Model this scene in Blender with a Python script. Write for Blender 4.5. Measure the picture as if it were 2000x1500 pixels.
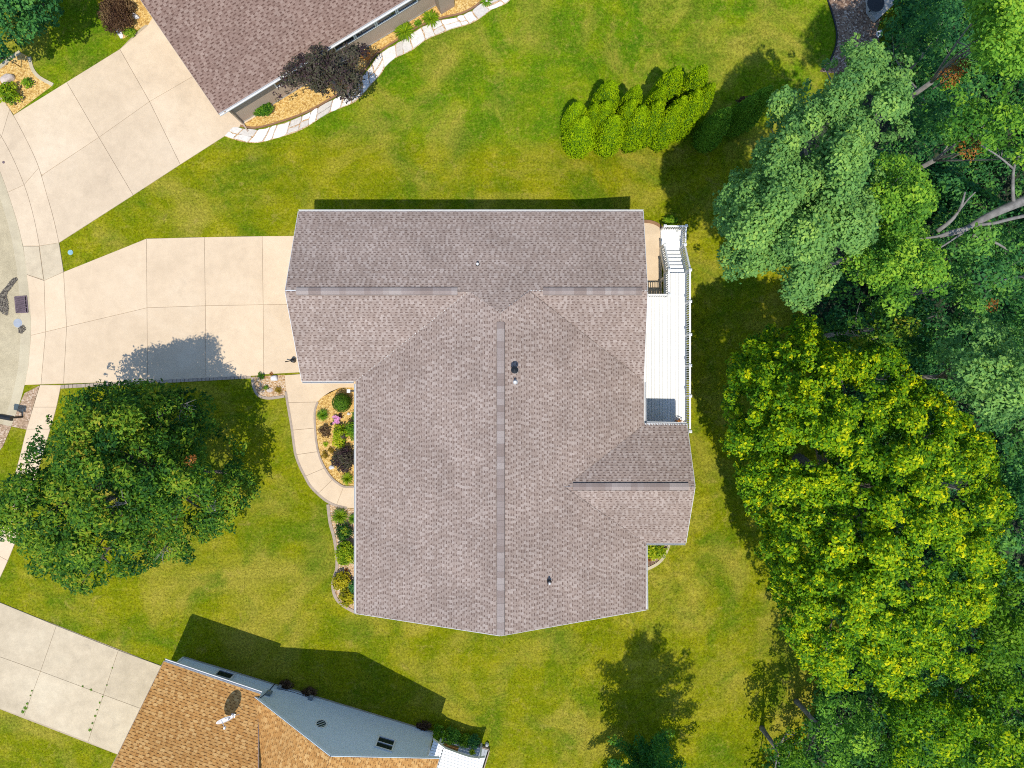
import bpy, math, random
import numpy as np
from mathutils import Vector, Matrix
from mathutils import noise as mnoise
R = math.radians
for o in list(bpy.data.objects): bpy.data.objects.remove(o)
scn = bpy.context.scene
COL = scn.collection

# ------------------------------------------------------------------ camera, sky, sun, exposure
H = 38.0; F = 1388.0
cam = bpy.data.cameras.new('camera'); cam.sensor_width = 36.0; cam.lens = 36.0*F/2000.0
cam.clip_start = 0.5; cam.clip_end = 3000
camo = bpy.data.objects.new('camera', cam); COL.objects.link(camo); camo.location = (0, 0, H)
scn.camera = camo
SUN_EL = 66.5
world = bpy.data.worlds.new('World'); scn.world = world; world.use_nodes = True
wn = world.node_tree.nodes; wl = world.node_tree.links
bg = wn['Background']; sky = wn.new('ShaderNodeTexSky'); sky.sky_type = 'NISHITA'; sky.sun_disc = False
sky.sun_elevation = R(SUN_EL); sky.sun_rotation = R(180); sky.air_density = 1.0; sky.dust_density = 0.2; sky.ozone_density = 3.0
wl.new(sky.outputs[0], bg.inputs[0]); bg.inputs[1].default_value = 0.15
sl = bpy.data.lights.new('sun', 'SUN'); sl.energy = 2.9; sl.angle = R(0.53); sl.color = (1.0, 0.94, 0.825)
so = bpy.data.objects.new('sun', sl); COL.objects.link(so); so.rotation_euler = (R(90-SUN_EL), 0, 0); so.location = (0, -20, 60)
vs = scn.view_settings; vs.view_transform = 'Standard'; vs.look = 'None'; vs.gamma = 1.0; vs.use_curve_mapping = False
vs.exposure = 0.55
scn.cycles.use_denoising = False; scn.cycles.filter_width = 1.05; scn.cycles.max_bounces = 6; scn.cycles.diffuse_bounces = 3; scn.cycles.glossy_bounces = 2
scn.cycles.transmission_bounces = 4; scn.cycles.sample_clamp_indirect = 8

# ------------------------------------------------------------------ helpers
def smooth(t): t = min(1, max(0, t)); return t*t*(3-2*t)
def ground_z(x, y):
    return -1.15*smooth((x-3.0)/4.5) - 0.05*max(0, x-10.0)
def W(px, py, z=0.0):
    d = (H-z)/F
    return Vector(((px-1000)*d, (750-py)*d, z))
def WG(px, py, up=0.0):
    z = 0.0
    for _ in range(6):
        p = W(px, py, z); z = ground_z(p.x, p.y)
    p = W(px, py, z); p.z = z + up
    return p
def ray_plane(px, py, p0, n):
    d = Vector(((px-1000)/F, (750-py)/F, -1.0)); o = Vector((0, 0, H)); n = Vector(n); p0 = Vector(p0)
    return o + d*((p0-o).dot(n)/d.dot(n))

def tag(o, label=None, cat=None, group=None, kind=None):
    if label: o['label'] = label
    if cat: o['category'] = cat
    if group: o['group'] = group
    if kind: o['kind'] = kind
    return o
def empty(name, loc, label=None, cat=None, group=None):
    o = bpy.data.objects.new(name, None); o.empty_display_size = 0.3; COL.objects.link(o); o.location = loc
    return tag(o, label, cat, group)
def put(name, me, parent=None):
    o = bpy.data.objects.new(name, me); COL.objects.link(o)
    if parent is not None:
        o.parent = parent
        if parent.type == 'EMPTY' or parent.parent is not None or any(parent.location):
            bpy_loc(o, parent)
    return o
def bpy_loc(o, parent):
    # geometry is written in world coordinates: cancel the parents' translation
    t = Vector((0, 0, 0)); p = parent
    while p is not None: t += p.location; p = p.parent
    o.location = -t
def mesh(name, verts, faces, mat=None, parent=None, tint=None, smooth_=False):
    me = bpy.data.meshes.new(name)
    if isinstance(verts, np.ndarray):
        nv = len(verts); k = faces.shape[1]; nf = len(faces)
        me.vertices.add(nv); me.vertices.foreach_set('co', verts.astype(np.float32).ravel())
        me.loops.add(nf*k); me.loops.foreach_set('vertex_index', faces.astype(np.int32).ravel())
        me.polygons.add(nf); me.polygons.foreach_set('loop_start', np.arange(0, nf*k, k, dtype=np.int32))
        me.update(calc_edges=True)
    else:
        me.from_pydata([tuple(v) for v in verts], [], faces); me.update()
    if tint is not None:
        a = me.attributes.new('tint', 'FLOAT', 'FACE'); a.data.foreach_set('value', np.asarray(tint, dtype=np.float32))
    if smooth_: me.polygons.foreach_set('use_smooth', np.ones(len(me.polygons), dtype=bool))
    if mat is not None: me.materials.append(mat)
    return put(name, me, parent)

class MB:
    """collects simple solids into one mesh"""
    def __init__(s): s.v = []; s.f = []; s.t = []
    def add(s, vs_, fs, t=0.5):
        b = len(s.v); s.v += [tuple(v) for v in vs_]; s.f += [tuple(i+b for i in f) for f in fs]; s.t += [t]*len(fs); return s
    def box(s, c, size, rz=0.0, t=0.5):
        x, y, z = [q/2 for q in size]; ca, sa = math.cos(rz), math.sin(rz)
        P = [(c[0]+a*x*ca-b*y*sa, c[1]+a*x*sa+b*y*ca, c[2]+d*z) for a in (-1, 1) for b in (-1, 1) for d in (-1, 1)]
        return s.add(P, [(0, 1, 3, 2), (4, 6, 7, 5), (0, 4, 5, 1), (2, 3, 7, 6), (0, 2, 6, 4), (1, 5, 7, 3)], t)
    def bar(s, a, b, w, h, up=(0, 0, 1), t=0.5):
        a = Vector(a); b = Vector(b); d = (b-a).normalized(); u = Vector(up)
        if abs(d.dot(u)) > 0.98: u = Vector((0, 1, 0))
        side = d.cross(u).normalized()*w/2; upv = side.cross(d).normalized()*h/2
        P = [p+i*side+j*upv for p in (a, b) for i in (-1, 1) for j in (-1, 1)]
        return s.add(P, [(0, 1, 3, 2), (4, 6, 7, 5), (0, 4, 5, 1), (2, 3, 7, 6), (0, 2, 6, 4), (1, 5, 7, 3)], t)
    def tube(s, pts, rad, n=8, t=0.5, caps=True):
        pts = [Vector(p) for p in pts]; base = len(s.v); k = len(pts)
        ref = Vector((0.31, 0.77, 0.55))
        for i, p in enumerate(pts):
            d = (pts[min(i+1, k-1)]-pts[max(i-1, 0)]).normalized()
            a = d.cross(ref)
            if a.length < 1e-3: a = d.cross(Vector((1, 0, 0)))
            a.normalize(); b = d.cross(a); r = rad[i] if hasattr(rad, '__len__') else rad
            for j in range(n):
                q = 2*math.pi*j/n; s.v.append(tuple(p+a*r*math.cos(q)+b*r*math.sin(q)))
        for i in range(k-1):
            for j in range(n):
                s.f.append((base+i*n+j, base+i*n+(j+1) % n, base+(i+1)*n+(j+1) % n, base+(i+1)*n+j)); s.t.append(t)
        if caps:
            s.f.append(tuple(base+j for j in range(n))[::-1]); s.f.append(tuple(base+(k-1)*n+j for j in range(n))); s.t += [t, t]
        return s
    def prism(s, poly, z0, z1, t=0.5, bevel=0.0):
        """poly: xy points (ccw or cw), z0 bottom, z1 top (numbers or per-point lists)"""
        n = len(poly)
        area = sum(poly[i][0]*poly[(i+1) % n][1]-poly[(i+1) % n][0]*poly[i][1] for i in range(n))
        idx = range(n) if area > 0 else range(n-1, -1, -1)
        P = [poly[i] for i in idx]
        zt = [z1[i] for i in idx] if hasattr(z1, '__len__') else [z1]*n
        zb = [z0[i] for i in idx] if hasattr(z0, '__len__') else [z0]*n
        lo = [(p[0], p[1], zb[i]) for i, p in enumerate(P)]
        if bevel > 0:
            Q = inset(P, bevel)
            mid = [(p[0], p[1], zt[i]-bevel) for i, p in enumerate(P)]; hi = [(p[0], p[1], zt[i]) for i, p in enumerate(Q)]
            fs = [tuple(range(n))[::-1]] + [(i, (i+1) % n, n+(i+1) % n, n+i) for i in range(n)] + \
                 [(n+i, n+(i+1) % n, 2*n+(i+1) % n, 2*n+i) for i in range(n)] + [tuple(range(2*n, 3*n))]
            return s.add(lo+mid+hi, fs, t)
        hi = [(p[0], p[1], zt[i]) for i, p in enumerate(P)]
        return s.add(lo+hi, [tuple(range(n))[::-1]] + [(i, (i+1) % n, n+(i+1) % n, n+i) for i in range(n)] + [tuple(range(n, 2*n))], t)
    def build(s, name, mat, parent=None, smooth_=False):
        return mesh(name, s.v, s.f, mat, parent, s.t, smooth_)

def inset(P, d):
    n = len(P); out = []
    for i in range(n):
        a = Vector(P[i-1][:2]); b = Vector(P[i][:2]); c = Vector(P[(i+1) % n][:2])
        e1 = (b-a); e2 = (c-b)
        if e1.length < 1e-6 or e2.length < 1e-6: out.append(tuple(b)); continue
        e1.normalize(); e2.normalize()
        n1 = Vector((-e1.y, e1.x)); n2 = Vector((-e2.y, e2.x)); m = n1+n2
        if m.length < 1e-4: out.append(tuple(b+n1*d)); continue
        m.normalize(); k = max(0.45, m.dot(n1)); out.append(tuple(b+m*(d/k)))
    return out
def ccw(P):
    n = len(P); a = sum(P[i][0]*P[(i+1) % n][1]-P[(i+1) % n][0]*P[i][1] for i in range(n))
    return list(P) if a > 0 else list(P)[::-1]
def inpoly(x, y, P):
    c = False; n = len(P); j = n-1
    for i in range(n):
        if (P[i][1] > y) != (P[j][1] > y) and x < (P[j][0]-P[i][0])*(y-P[i][1])/(P[j][1]-P[i][1])+P[i][0]: c = not c
        j = i
    return c
def edge_dist(x, y, P):
    b = 1e9; n = len(P)
    for i in range(n):
        ax, ay = P[i]; bx, by = P[(i+1) % n]; dx, dy = bx-ax, by-ay
        t = max(0, min(1, ((x-ax)*dx+(y-ay)*dy)/(dx*dx+dy*dy+1e-9)))
        b = min(b, math.hypot(x-ax-t*dx, y-ay-t*dy))
    return b
def spline(P, n=6):
    """Catmull-Rom through open polyline of 2-tuples"""
    out = []; P = [tuple(p) for p in P]
    for i in range(len(P)-1):
        p0 = P[max(i-1, 0)]; p1 = P[i]; p2 = P[i+1]; p3 = P[min(i+2, len(P)-1)]
        for k in range(n):
            t = k/n
            out.append(tuple(0.5*((2*p1[c])+(-p0[c]+p2[c])*t+(2*p0[c]-5*p1[c]+4*p2[c]-p3[c])*t*t+(-p0[c]+3*p1[c]-3*p2[c]+p3[c])*t**3) for c in range(len(p1))))
    out.append(P[-1]); return out

# ------------------------------------------------------------------ materials
def newmat(name):
    m = bpy.data.materials.new(name); m.use_nodes = True
    return m, m.node_tree.nodes, m.node_tree.links, m.node_tree.nodes['Principled BSDF']
def ramp(n, stops, interp='LINEAR'):
    r = n.new('ShaderNodeValToRGB'); e = r.color_ramp; e.interpolation = interp
    while len(e.elements) > 1: e.elements.remove(e.elements[-1])
    e.elements[0].position = stops[0][0]; e.elements[0].color = (*stops[0][1], 1)
    for p, c in stops[1:]:
        q = e.elements.new(p); q.color = (*c, 1)
    return r
def noise(n, l, vec, scale, detail=3, rough=0.55, dist=0.0):
    t = n.new('ShaderNodeTexNoise'); t.inputs['Scale'].default_value = scale; t.inputs['Detail'].default_value = detail
    t.inputs['Roughness'].default_value = rough; t.inputs['Distortion'].default_value = dist
    l.new(vec, t.inputs['Vector']); return t
def mix(n, l, fac, a, b, mode='MIX'):
    x = n.new('ShaderNodeMix'); x.data_type = 'RGBA'; x.blend_type = mode; x.clamp_factor = True
    if isinstance(fac, (int, float)): x.inputs[0].default_value = fac
    else: l.new(fac, x.inputs[0])
    for s, v in ((x.inputs[6], a), (x.inputs[7], b)):
        if isinstance(v, tuple): s.default_value = (*v, 1)
        else: l.new(v, s)
    return x.outputs[2]
def maprange(n, l, v, a, b, c=0.0, d=1.0):
    x = n.new('ShaderNodeMapRange'); l.new(v, x.inputs[0])
    for i, q in enumerate((a, b, c, d)): x.inputs[i+1].default_value = q
    return x.outputs[0]
def bump(n, l, bs, height, strength=0.4, dist=0.02):
    b = n.new('ShaderNodeBump'); b.inputs['Strength'].default_value = strength; b.inputs['Distance'].default_value = dist
    l.new(height, b.inputs['Height']); l.new(b.outputs[0], bs.inputs['Normal'])
def plain(name, col, rough=0.6, metal=0.0, var=0.12, scale=3.0, spec=0.4, bumpy=0.0, bscale=40):
    m, n, l, bs = newmat(name); g = n.new('ShaderNodeNewGeometry')
    t = noise(n, l, g.outputs['Position'], scale, 5, 0.6)
    lo = tuple(c*(1-var) for c in col); hi = tuple(min(1, c*(1+var)) for c in col)
    r = ramp(n, [(0.3, lo), (0.7, hi)]); l.new(t.outputs[0], r.inputs[0]); l.new(r.outputs[0], bs.inputs['Base Color'])
    bs.inputs['Roughness'].default_value = rough; bs.inputs['Metallic'].default_value = metal
    bs.inputs['Specular IOR Level'].default_value = spec
    if bumpy:
        t2 = noise(n, l, g.outputs['Position'], bscale, 4, 0.6); bump(n, l, bs, t2.outputs[0], bumpy, 0.02)
    return m
def tinted(name, stops, rough=0.8, grain=0.25, gscale=60, spec=0.2, bumpy=0.3, big=0.0, interp='LINEAR'):
    """colour picked per face by its tint, with fine grain on top"""
    m, n, l, bs = newmat(name); g = n.new('ShaderNodeNewGeometry'); a = n.new('ShaderNodeAttribute'); a.attribute_name = 'tint'
    r = ramp(n, stops, interp); l.new(a.outputs['Fac'], r.inputs[0])
    t = noise(n, l, g.outputs['Position'], gscale, 3, 0.7)
    v = maprange(n, l, t.outputs[0], 0.3, 0.7, 1-grain, 1+grain)
    if big:
        t2 = noise(n, l, g.outputs['Position'], 0.55, 4, 0.6); v2 = maprange(n, l, t2.outputs[0], 0.3, 0.7, 1-big, 1+big)
        mm = n.new('ShaderNodeMath'); mm.operation = 'MULTIPLY'; l.new(v, mm.inputs[0]); l.new(v2, mm.inputs[1]); v = mm.outputs[0]
    c = mix(n, l, 1.0, r.outputs[0], v, 'MULTIPLY')
    l.new(c, bs.inputs['Base Color']); bs.inputs['Roughness'].default_value = rough; bs.inputs['Specular IOR Level'].default_value = spec
    if bumpy: bump(n, l, bs, t.outputs[0], bumpy, 0.01)
    return m
def leafmat(name, stops, trans=0.28, rough=0.55, spec=0.12):
    m, n, l, bs = newmat(name); a = n.new('ShaderNodeAttribute'); a.attribute_name = 'tint'
    r = ramp(n, stops); l.new(a.outputs['Fac'], r.inputs[0]); l.new(r.outputs[0], bs.inputs['Base Color'])
    bs.inputs['Roughness'].default_value = rough; bs.inputs['Specular IOR Level'].default_value = spec
    tr = n.new('ShaderNodeBsdfTranslucent')
    br = mix(n, l, 1.0, r.outputs[0], (1.25, 1.2, 0.6), 'MULTIPLY'); l.new(br, tr.inputs[0])
    mx = n.new('ShaderNodeMixShader'); mx.inputs[0].default_value = trans
    l.new(bs.outputs[0], mx.inputs[1]); l.new(tr.outputs[0], mx.inputs[2]); l.new(mx.outputs[0], n['Material Output'].inputs[0])
    return m
def concrete(name, a, b, c, speck=0.10, stain=0.5):
    m, n, l, bs = newmat(name); g = n.new('ShaderNodeNewGeometry'); P = g.outputs['Position']
    t1 = noise(n, l, P, 0.35, 5, 0.62, 0.4); r = ramp(n, [(0.32, a), (0.5, b), (0.68, c)]); l.new(t1.outputs[0], r.inputs[0])
    t2 = noise(n, l, P, 2.2, 6, 0.7); v2 = maprange(n, l, t2.outputs[0], 0.3, 0.7, 1-0.10*stain*2, 1+0.05)
    t3 = noise(n, l, P, 30, 3, 0.8); v3 = maprange(n, l, t3.outputs[0], 0.25, 0.75, 1-speck, 1+speck)
    c1 = mix(n, l, 1.0, r.outputs[0], v2, 'MULTIPLY'); c2 = mix(n, l, 1.0, c1, v3, 'MULTIPLY')
    oi = n.new('ShaderNodeObjectInfo'); vo = maprange(n, l, oi.outputs['Random'], 0, 1, 0.945, 1.04); c2 = mix(n, l, 1.0, c2, vo, 'MULTIPLY')
    t4 = noise(n, l, P, 0.9, 6, 0.7, 1.2); f4 = maprange(n, l, t4.outputs[0], 0.60, 0.78, 0, 0.35*stain*2); c2 = mix(n, l, f4, c2, (0.30, 0.25, 0.18))
    l.new(c2, bs.inputs['Base Color']); bs.inputs['Roughness'].default_value = 0.9; bs.inputs['Specular IOR Level'].default_value = 0.15
    bump(n, l, bs, t3.outputs[0], 0.15, 0.01); return m

def lawnmat():
    m, n, l, bs = newmat('lawn_turf'); g = n.new('ShaderNodeNewGeometry'); P = g.outputs['Position']
    big = noise(n, l, P, 0.11, 4, 0.55, 0.6); mid = noise(n, l, P, 0.55, 5, 0.65, 0.3); fine = noise(n, l, P, 9.0, 4, 0.8)
    olive = ramp(n, [(0.25, (0.105, 0.148, 0.003)), (0.45, (0.172, 0.196, 0.003)), (0.60, (0.235, 0.232, 0.006)), (0.80, (0.38, 0.32, 0.035))])
    green = ramp(n, [(0.25, (0.052, 0.130, 0.005)), (0.46, (0.105, 0.190, 0.004)), (0.62, (0.180, 0.235, 0.005)), (0.80, (0.34, 0.32, 0.03))])
    l.new(mid.outputs[0], olive.inputs[0]); l.new(mid.outputs[0], green.inputs[0])
    sp = n.new('ShaderNodeSeparateXYZ'); l.new(P, sp.inputs[0])
    # the two far lawns are fed and watered: greener turf behind a mowing line
    ym = n.new('ShaderNodeMath'); ym.operation = 'MULTIPLY_ADD'; l.new(big.outputs[0], ym.inputs[0]); ym.inputs[1].default_value = 3.0; l.new(sp.outputs[1], ym.inputs[2])
    f1 = maprange(n, l, ym.outputs[0], 13.9, 14.9)
    c = mix(n, l, f1, olive.outputs[0], green.outputs[0])
    pt = noise(n, l, P, 0.23, 5, 0.6, 1.0); pf = maprange(n, l, pt.outputs[0], 0.48, 0.66, 0, 0.72)
    c = mix(n, l, pf, c, (0.33, 0.275, 0.04))
    pg = noise(n, l, P, 0.31, 5, 0.6, 0.8); gf = maprange(n, l, pg.outputs[0], 0.49, 0.66, 0, 0.75)
    c = mix(n, l, gf, c, (0.075, 0.145, 0.005))
    dn_ = noise(n, l, P, 1.15, 6, 0.8, 0.5); df = maprange(n, l, dn_.outputs[0], 0.56, 0.72, 0, 0.7); c = mix(n, l, df, c, (0.34, 0.265, 0.06))
    wv = n.new('ShaderNodeTexWave'); wv.inputs['Scale'].default_value = 0.42; wv.inputs['Distortion'].default_value = 1.2; wv.inputs['Detail'].default_value = 2; wv.bands_direction = 'Y'; l.new(P, wv.inputs['Vector'])
    wm = maprange(n, l, wv.outputs[1], 0, 1, 0.96, 1.03); c = mix(n, l, 1.0, c, wm, 'MULTIPLY')
    v = maprange(n, l, fine.outputs[0], 0.28, 0.72, 0.35, 1.65); c = mix(n, l, 1.0, c, v, 'MULTIPLY')
    f2 = noise(n, l, P, 4.6, 5, 0.85); sf = maprange(n, l, f2.outputs[0], 0.52, 0.74, 0, 0.75); c = mix(n, l, sf, c, (0.40, 0.36, 0.05))
    f3 = noise(n, l, P, 6.3, 5, 0.85); sg = maprange(n, l, f3.outputs[0], 0.52, 0.74, 0, 0.75); c = mix(n, l, sg, c, (0.05, 0.085, 0.004))
    l.new(c, bs.inputs['Base Color']); bs.inputs['Roughness'].default_value = 0.95; bs.inputs['Specular IOR Level'].default_value = 0.02
    bump(n, l, bs, fine.outputs[0], 0.8, 0.05); return m

def mulchmat(name, stops, scale=22):
    m, n, l, bs = newmat(name); g = n.new('ShaderNodeNewGeometry'); P = g.outputs['Position']
    v = n.new('ShaderNodeTexVoronoi'); v.inputs['Scale'].default_value = scale; l.new(P, v.inputs['Vector'])
    s = n.new('ShaderNodeSeparateColor'); l.new(v.outputs['Color'], s.inputs[0])
    r = ramp(n, stops); l.new(s.outputs[0], r.inputs[0]); l.new(r.outputs[0], bs.inputs['Base Color'])
    bs.inputs['Roughness'].default_value = 0.9; bump(n, l, bs, v.outputs['Distance'], 0.7, 0.03); return m

M = {}
M['lawn'] = lawnmat()
M['conc'] = concrete('driveway_concrete', (0.605, 0.465, 0.312), (0.66, 0.51, 0.345), (0.69, 0.545, 0.378), 0.09, 0.3)
M['conc_top'] = concrete('older_concrete', (0.575, 0.45, 0.31), (0.64, 0.505, 0.35), (0.675, 0.54, 0.382), 0.11, 0.4)
M['conc_old'] = concrete('weathered_concrete', (0.49, 0.40, 0.27), (0.58, 0.475, 0.325), (0.63, 0.525, 0.365), 0.16, 0.7)
M['road'] = concrete('road_surface', (0.45, 0.375, 0.235), (0.51, 0.425, 0.27), (0.56, 0.47, 0.305), 0.32, 0.8)
M['gutter_conc'] = concrete('gutter_concrete', (0.46, 0.39, 0.26), (0.52, 0.44, 0.295), (0.57, 0.49, 0.33), 0.18)
M['joint'] = plain('joint_dirt', (0.44, 0.35, 0.24), 0.95)
M['mulch'] = mulchmat('golden_chips', [(0.0, (0.36, 0.19, 0.045)), (0.35, (0.55, 0.33, 0.085)), (0.7, (0.66, 0.43, 0.13)), (1.0, (0.72, 0.52, 0.22))], 16)
M['mulch_pale'] = mulchmat('tan_chips', [(0.0, (0.30, 0.16, 0.07)), (0.3, (0.48, 0.30, 0.14)), (0.7, (0.58, 0.41, 0.24)), (1.0, (0.66, 0.54, 0.42))], 18)
M['mulch_brown'] = mulchmat('brown_pebbles', [(0.0, (0.10, 0.055, 0.035)), (0.4, (0.20, 0.12, 0.075)), (0.75, (0.30, 0.20, 0.13)), (1.0, (0.50, 0.40, 0.31))], 12)
M['pebble'] = mulchmat('tan_pebbles', [(0.0, (0.24, 0.15, 0.09)), (0.4, (0.36, 0.24, 0.14)), (0.75, (0.46, 0.31, 0.20)), (1.0, (0.6, 0.48, 0.36))], 16)
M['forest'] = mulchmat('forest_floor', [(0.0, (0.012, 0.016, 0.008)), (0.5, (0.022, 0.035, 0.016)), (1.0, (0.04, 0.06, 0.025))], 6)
M['white'] = plain('white_paint', (0.78, 0.78, 0.77), 0.45, var=0.03)
M['trim'] = plain('white_trim', (0.62, 0.62, 0.61), 0.5, var=0.04)
M['deckw'] = plain('white_deck_board', (0.82, 0.81, 0.78), 0.55, var=0.04, scale=1.5)
M['deckg'] = plain('grey_deck_board', (0.36, 0.38, 0.40), 0.7, var=0.12, scale=4)
M['soffit'] = plain('soffit_paint', (0.7, 0.7, 0.68), 0.6, var=0.03)
M['side_tan'] = plain('tan_siding', (0.46, 0.40, 0.33), 0.6, var=0.04)
M['side_brown'] = plain('brown_siding', (0.38, 0.295, 0.225), 0.6, var=0.06)
M['side_grey'] = plain('blue_grey_siding', (0.70, 0.77, 0.80), 0.6, var=0.04)
M['found'] = plain('foundation_concrete', (0.40, 0.39, 0.36), 0.9, bumpy=0.2)
M['glass'] = plain('dark_window_glass', (0.012, 0.02, 0.025), 0.08, var=0.1, spec=0.6)
M['black'] = plain('black_metal', (0.012, 0.013, 0.014), 0.45, var=0.2)
M['iron'] = plain('cast_iron', (0.17, 0.12, 0.13), 0.6, 0.3, var=0.25, scale=9)
M['dark'] = plain('dark_void', (0.01, 0.008, 0.007), 0.9)
M['galv'] = plain('galvanised_metal', (0.55, 0.55, 0.54), 0.4, 0.6, var=0.1)
M['pipe_grey'] = plain('grey_vent_pipe', (0.50, 0.50, 0.50), 0.5, var=0.1)
M['bark'] = plain('tree_bark', (0.11, 0.095, 0.075), 0.9, var=0.4, scale=6, bumpy=0.6, bscale=12)
M['bark_pale'] = plain('grey_tree_bark', (0.20, 0.185, 0.165), 0.9, var=0.35, scale=4, bumpy=0.6, bscale=10)
M['terracotta'] = plain('terracotta', (0.55, 0.20, 0.04), 0.7)
M['edging'] = plain('edging_concrete', (0.38, 0.30, 0.23), 0.85, var=0.15, scale=5, bumpy=0.3)
M['edging_brown'] = plain('brown_edging', (0.26, 0.14, 0.07), 0.8, var=0.2)
M['stone'] = tinted('flat_limestone', [(0, (0.55, 0.50, 0.44)), (0.5, (0.70, 0.66, 0.60)), (1, (0.80, 0.77, 0.72))], 0.85, 0.14, 9, 0.2, 0.5)
M['rock'] = plain('pale_boulder', (0.56, 0.47, 0.41), 0.9, var=0.22, scale=3, bumpy=0.5, bscale=9)
M['rock_w'] = plain('white_boulder', (0.68, 0.66, 0.65), 0.9, var=0.18, scale=3, bumpy=0.5, bscale=9)
M['stain'] = mulchmat('leaf_litter', [(0.0, (0.05, 0.04, 0.03)), (0.5, (0.12, 0.10, 0.08)), (1.0, (0.30, 0.26, 0.19))], 20)
M['blue'] = plain('blue_lid', (0.24, 0.42, 0.45), 0.6, var=0.35, scale=14)
M['mat_brown'] = plain('coir_mat', (0.26, 0.12, 0.02), 0.95, var=0.3, scale=20)
M['petal'] = plain('pink_petal', (0.65, 0.25, 0.50), 0.6, var=0.2)
M['sh_main'] = tinted('mauve_shingle', [(0.0, (0.145, 0.098, 0.080)), (0.18, (0.19, 0.135, 0.112)), (0.22, (0.275, 0.206, 0.168)), (0.6, (0.320, 0.248, 0.207)), (1.0, (0.380, 0.308, 0.264))], 0.92, 0.3, 40, 0.1, 0.3, 0.12)
M['sh_brown'] = tinted('brown_shingle', [(0.0, (0.115, 0.066, 0.050)), (0.18, (0.15, 0.09, 0.070)), (0.22, (0.21, 0.135, 0.105)), (0.6, (0.25, 0.167, 0.132)), (1.0, (0.30, 0.213, 0.170))], 0.92, 0.28, 34, 0.15, 0.3, 0.08)
M['sh_orange'] = tinted('amber_shingle', [(0.0, (0.17, 0.082, 0.028)), (0.18, (0.24, 0.115, 0.038)), (0.22, (0.41, 0.195, 0.055)), (0.6, (0.49, 0.255, 0.080)), (1.0, (0.58, 0.345, 0.13))], 0.92, 0.25, 30, 0.15, 0.3, 0.10)
M['cap_main'] = tinted('mauve_cap_shingle', [(0, (0.235, 0.18, 0.155)), (0.5, (0.285, 0.23, 0.205)), (1, (0.34, 0.285, 0.255))], 0.92, 0.2, 30)
def L(name, *c, **k):
    M[name] = leafmat(name, [(i/(len(c)-1), q) for i, q in enumerate(c)], **k)
L('leaf_blue', (0.045, 0.150, 0.046), (0.120, 0.275, 0.070), (0.215, 0.410, 0.092), (0.36, 0.54, 0.10))
L('leaf_gold', (0.020, 0.085, 0.008), (0.060, 0.185, 0.008), (0.170, 0.340, 0.006), (0.44, 0.54, 0.004), (0.78, 0.72, 0.005))
L('leaf_oak', (0.012, 0.060, 0.014), (0.028, 0.105, 0.016), (0.080, 0.195, 0.014), (0.24, 0.36, 0.022), (0.42, 0.34, 0.03))
L('leaf_light', (0.030, 0.125, 0.018), (0.090, 0.250, 0.026), (0.200, 0.410, 0.034), (0.38, 0.56, 0.04))
L('leaf_deep', (0.012, 0.075, 0.026), (0.036, 0.150, 0.044), (0.090, 0.260, 0.052), (0.19, 0.39, 0.05))
L('leaf_purple', (0.022, 0.018, 0.016), (0.060, 0.032, 0.040), (0.075, 0.078, 0.040), (0.13, 0.085, 0.08), trans=0.15)
L('leaf_arb', (0.100, 0.200, 0.003), (0.18, 0.31, 0.003), (0.27, 0.41, 0.004), (0.38, 0.50, 0.006), trans=0.12, rough=0.8, spec=0.04)
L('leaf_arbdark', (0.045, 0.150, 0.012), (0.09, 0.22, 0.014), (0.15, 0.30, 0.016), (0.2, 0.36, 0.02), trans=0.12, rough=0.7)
L('leaf_pine', (0.020, 0.130, 0.040), (0.06, 0.24, 0.05), (0.15, 0.38, 0.05), (0.34, 0.55, 0.04), trans=0.45)
L('leaf_box', (0.020, 0.070, 0.008), (0.045, 0.115, 0.010), (0.085, 0.165, 0.012), (0.13, 0.22, 0.02), trans=0.1)
L('leaf_lime', (0.09, 0.18, 0.006), (0.20, 0.32, 0.008), (0.34, 0.44, 0.012), (0.50, 0.52, 0.02))
L('leaf_yellow', (0.15, 0.17, 0.008), (0.32, 0.30, 0.010), (0.48, 0.42, 0.012), (0.6, 0.5, 0.03))
L('leaf_mid', (0.026, 0.105, 0.008), (0.080, 0.205, 0.010), (0.17, 0.32, 0.014), (0.31, 0.45, 0.02))
L('leaf_brown', (0.035, 0.016, 0.010), (0.075, 0.038, 0.020), (0.13, 0.075, 0.035), (0.20, 0.13, 0.06), trans=0.12)
L('leaf_dead', (0.16, 0.055, 0.012), (0.30, 0.11, 0.02), (0.42, 0.19, 0.04), trans=0.15)
L('leaf_ochre', (0.16, 0.10, 0.012), (0.28, 0.19, 0.018), (0.40, 0.28, 0.03))
L('leaf_grass', (0.06, 0.10, 0.003), (0.12, 0.15, 0.004), (0.20, 0.20, 0.008), (0.36, 0.30, 0.05), trans=0.25, rough=0.8, spec=0.1)

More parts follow.
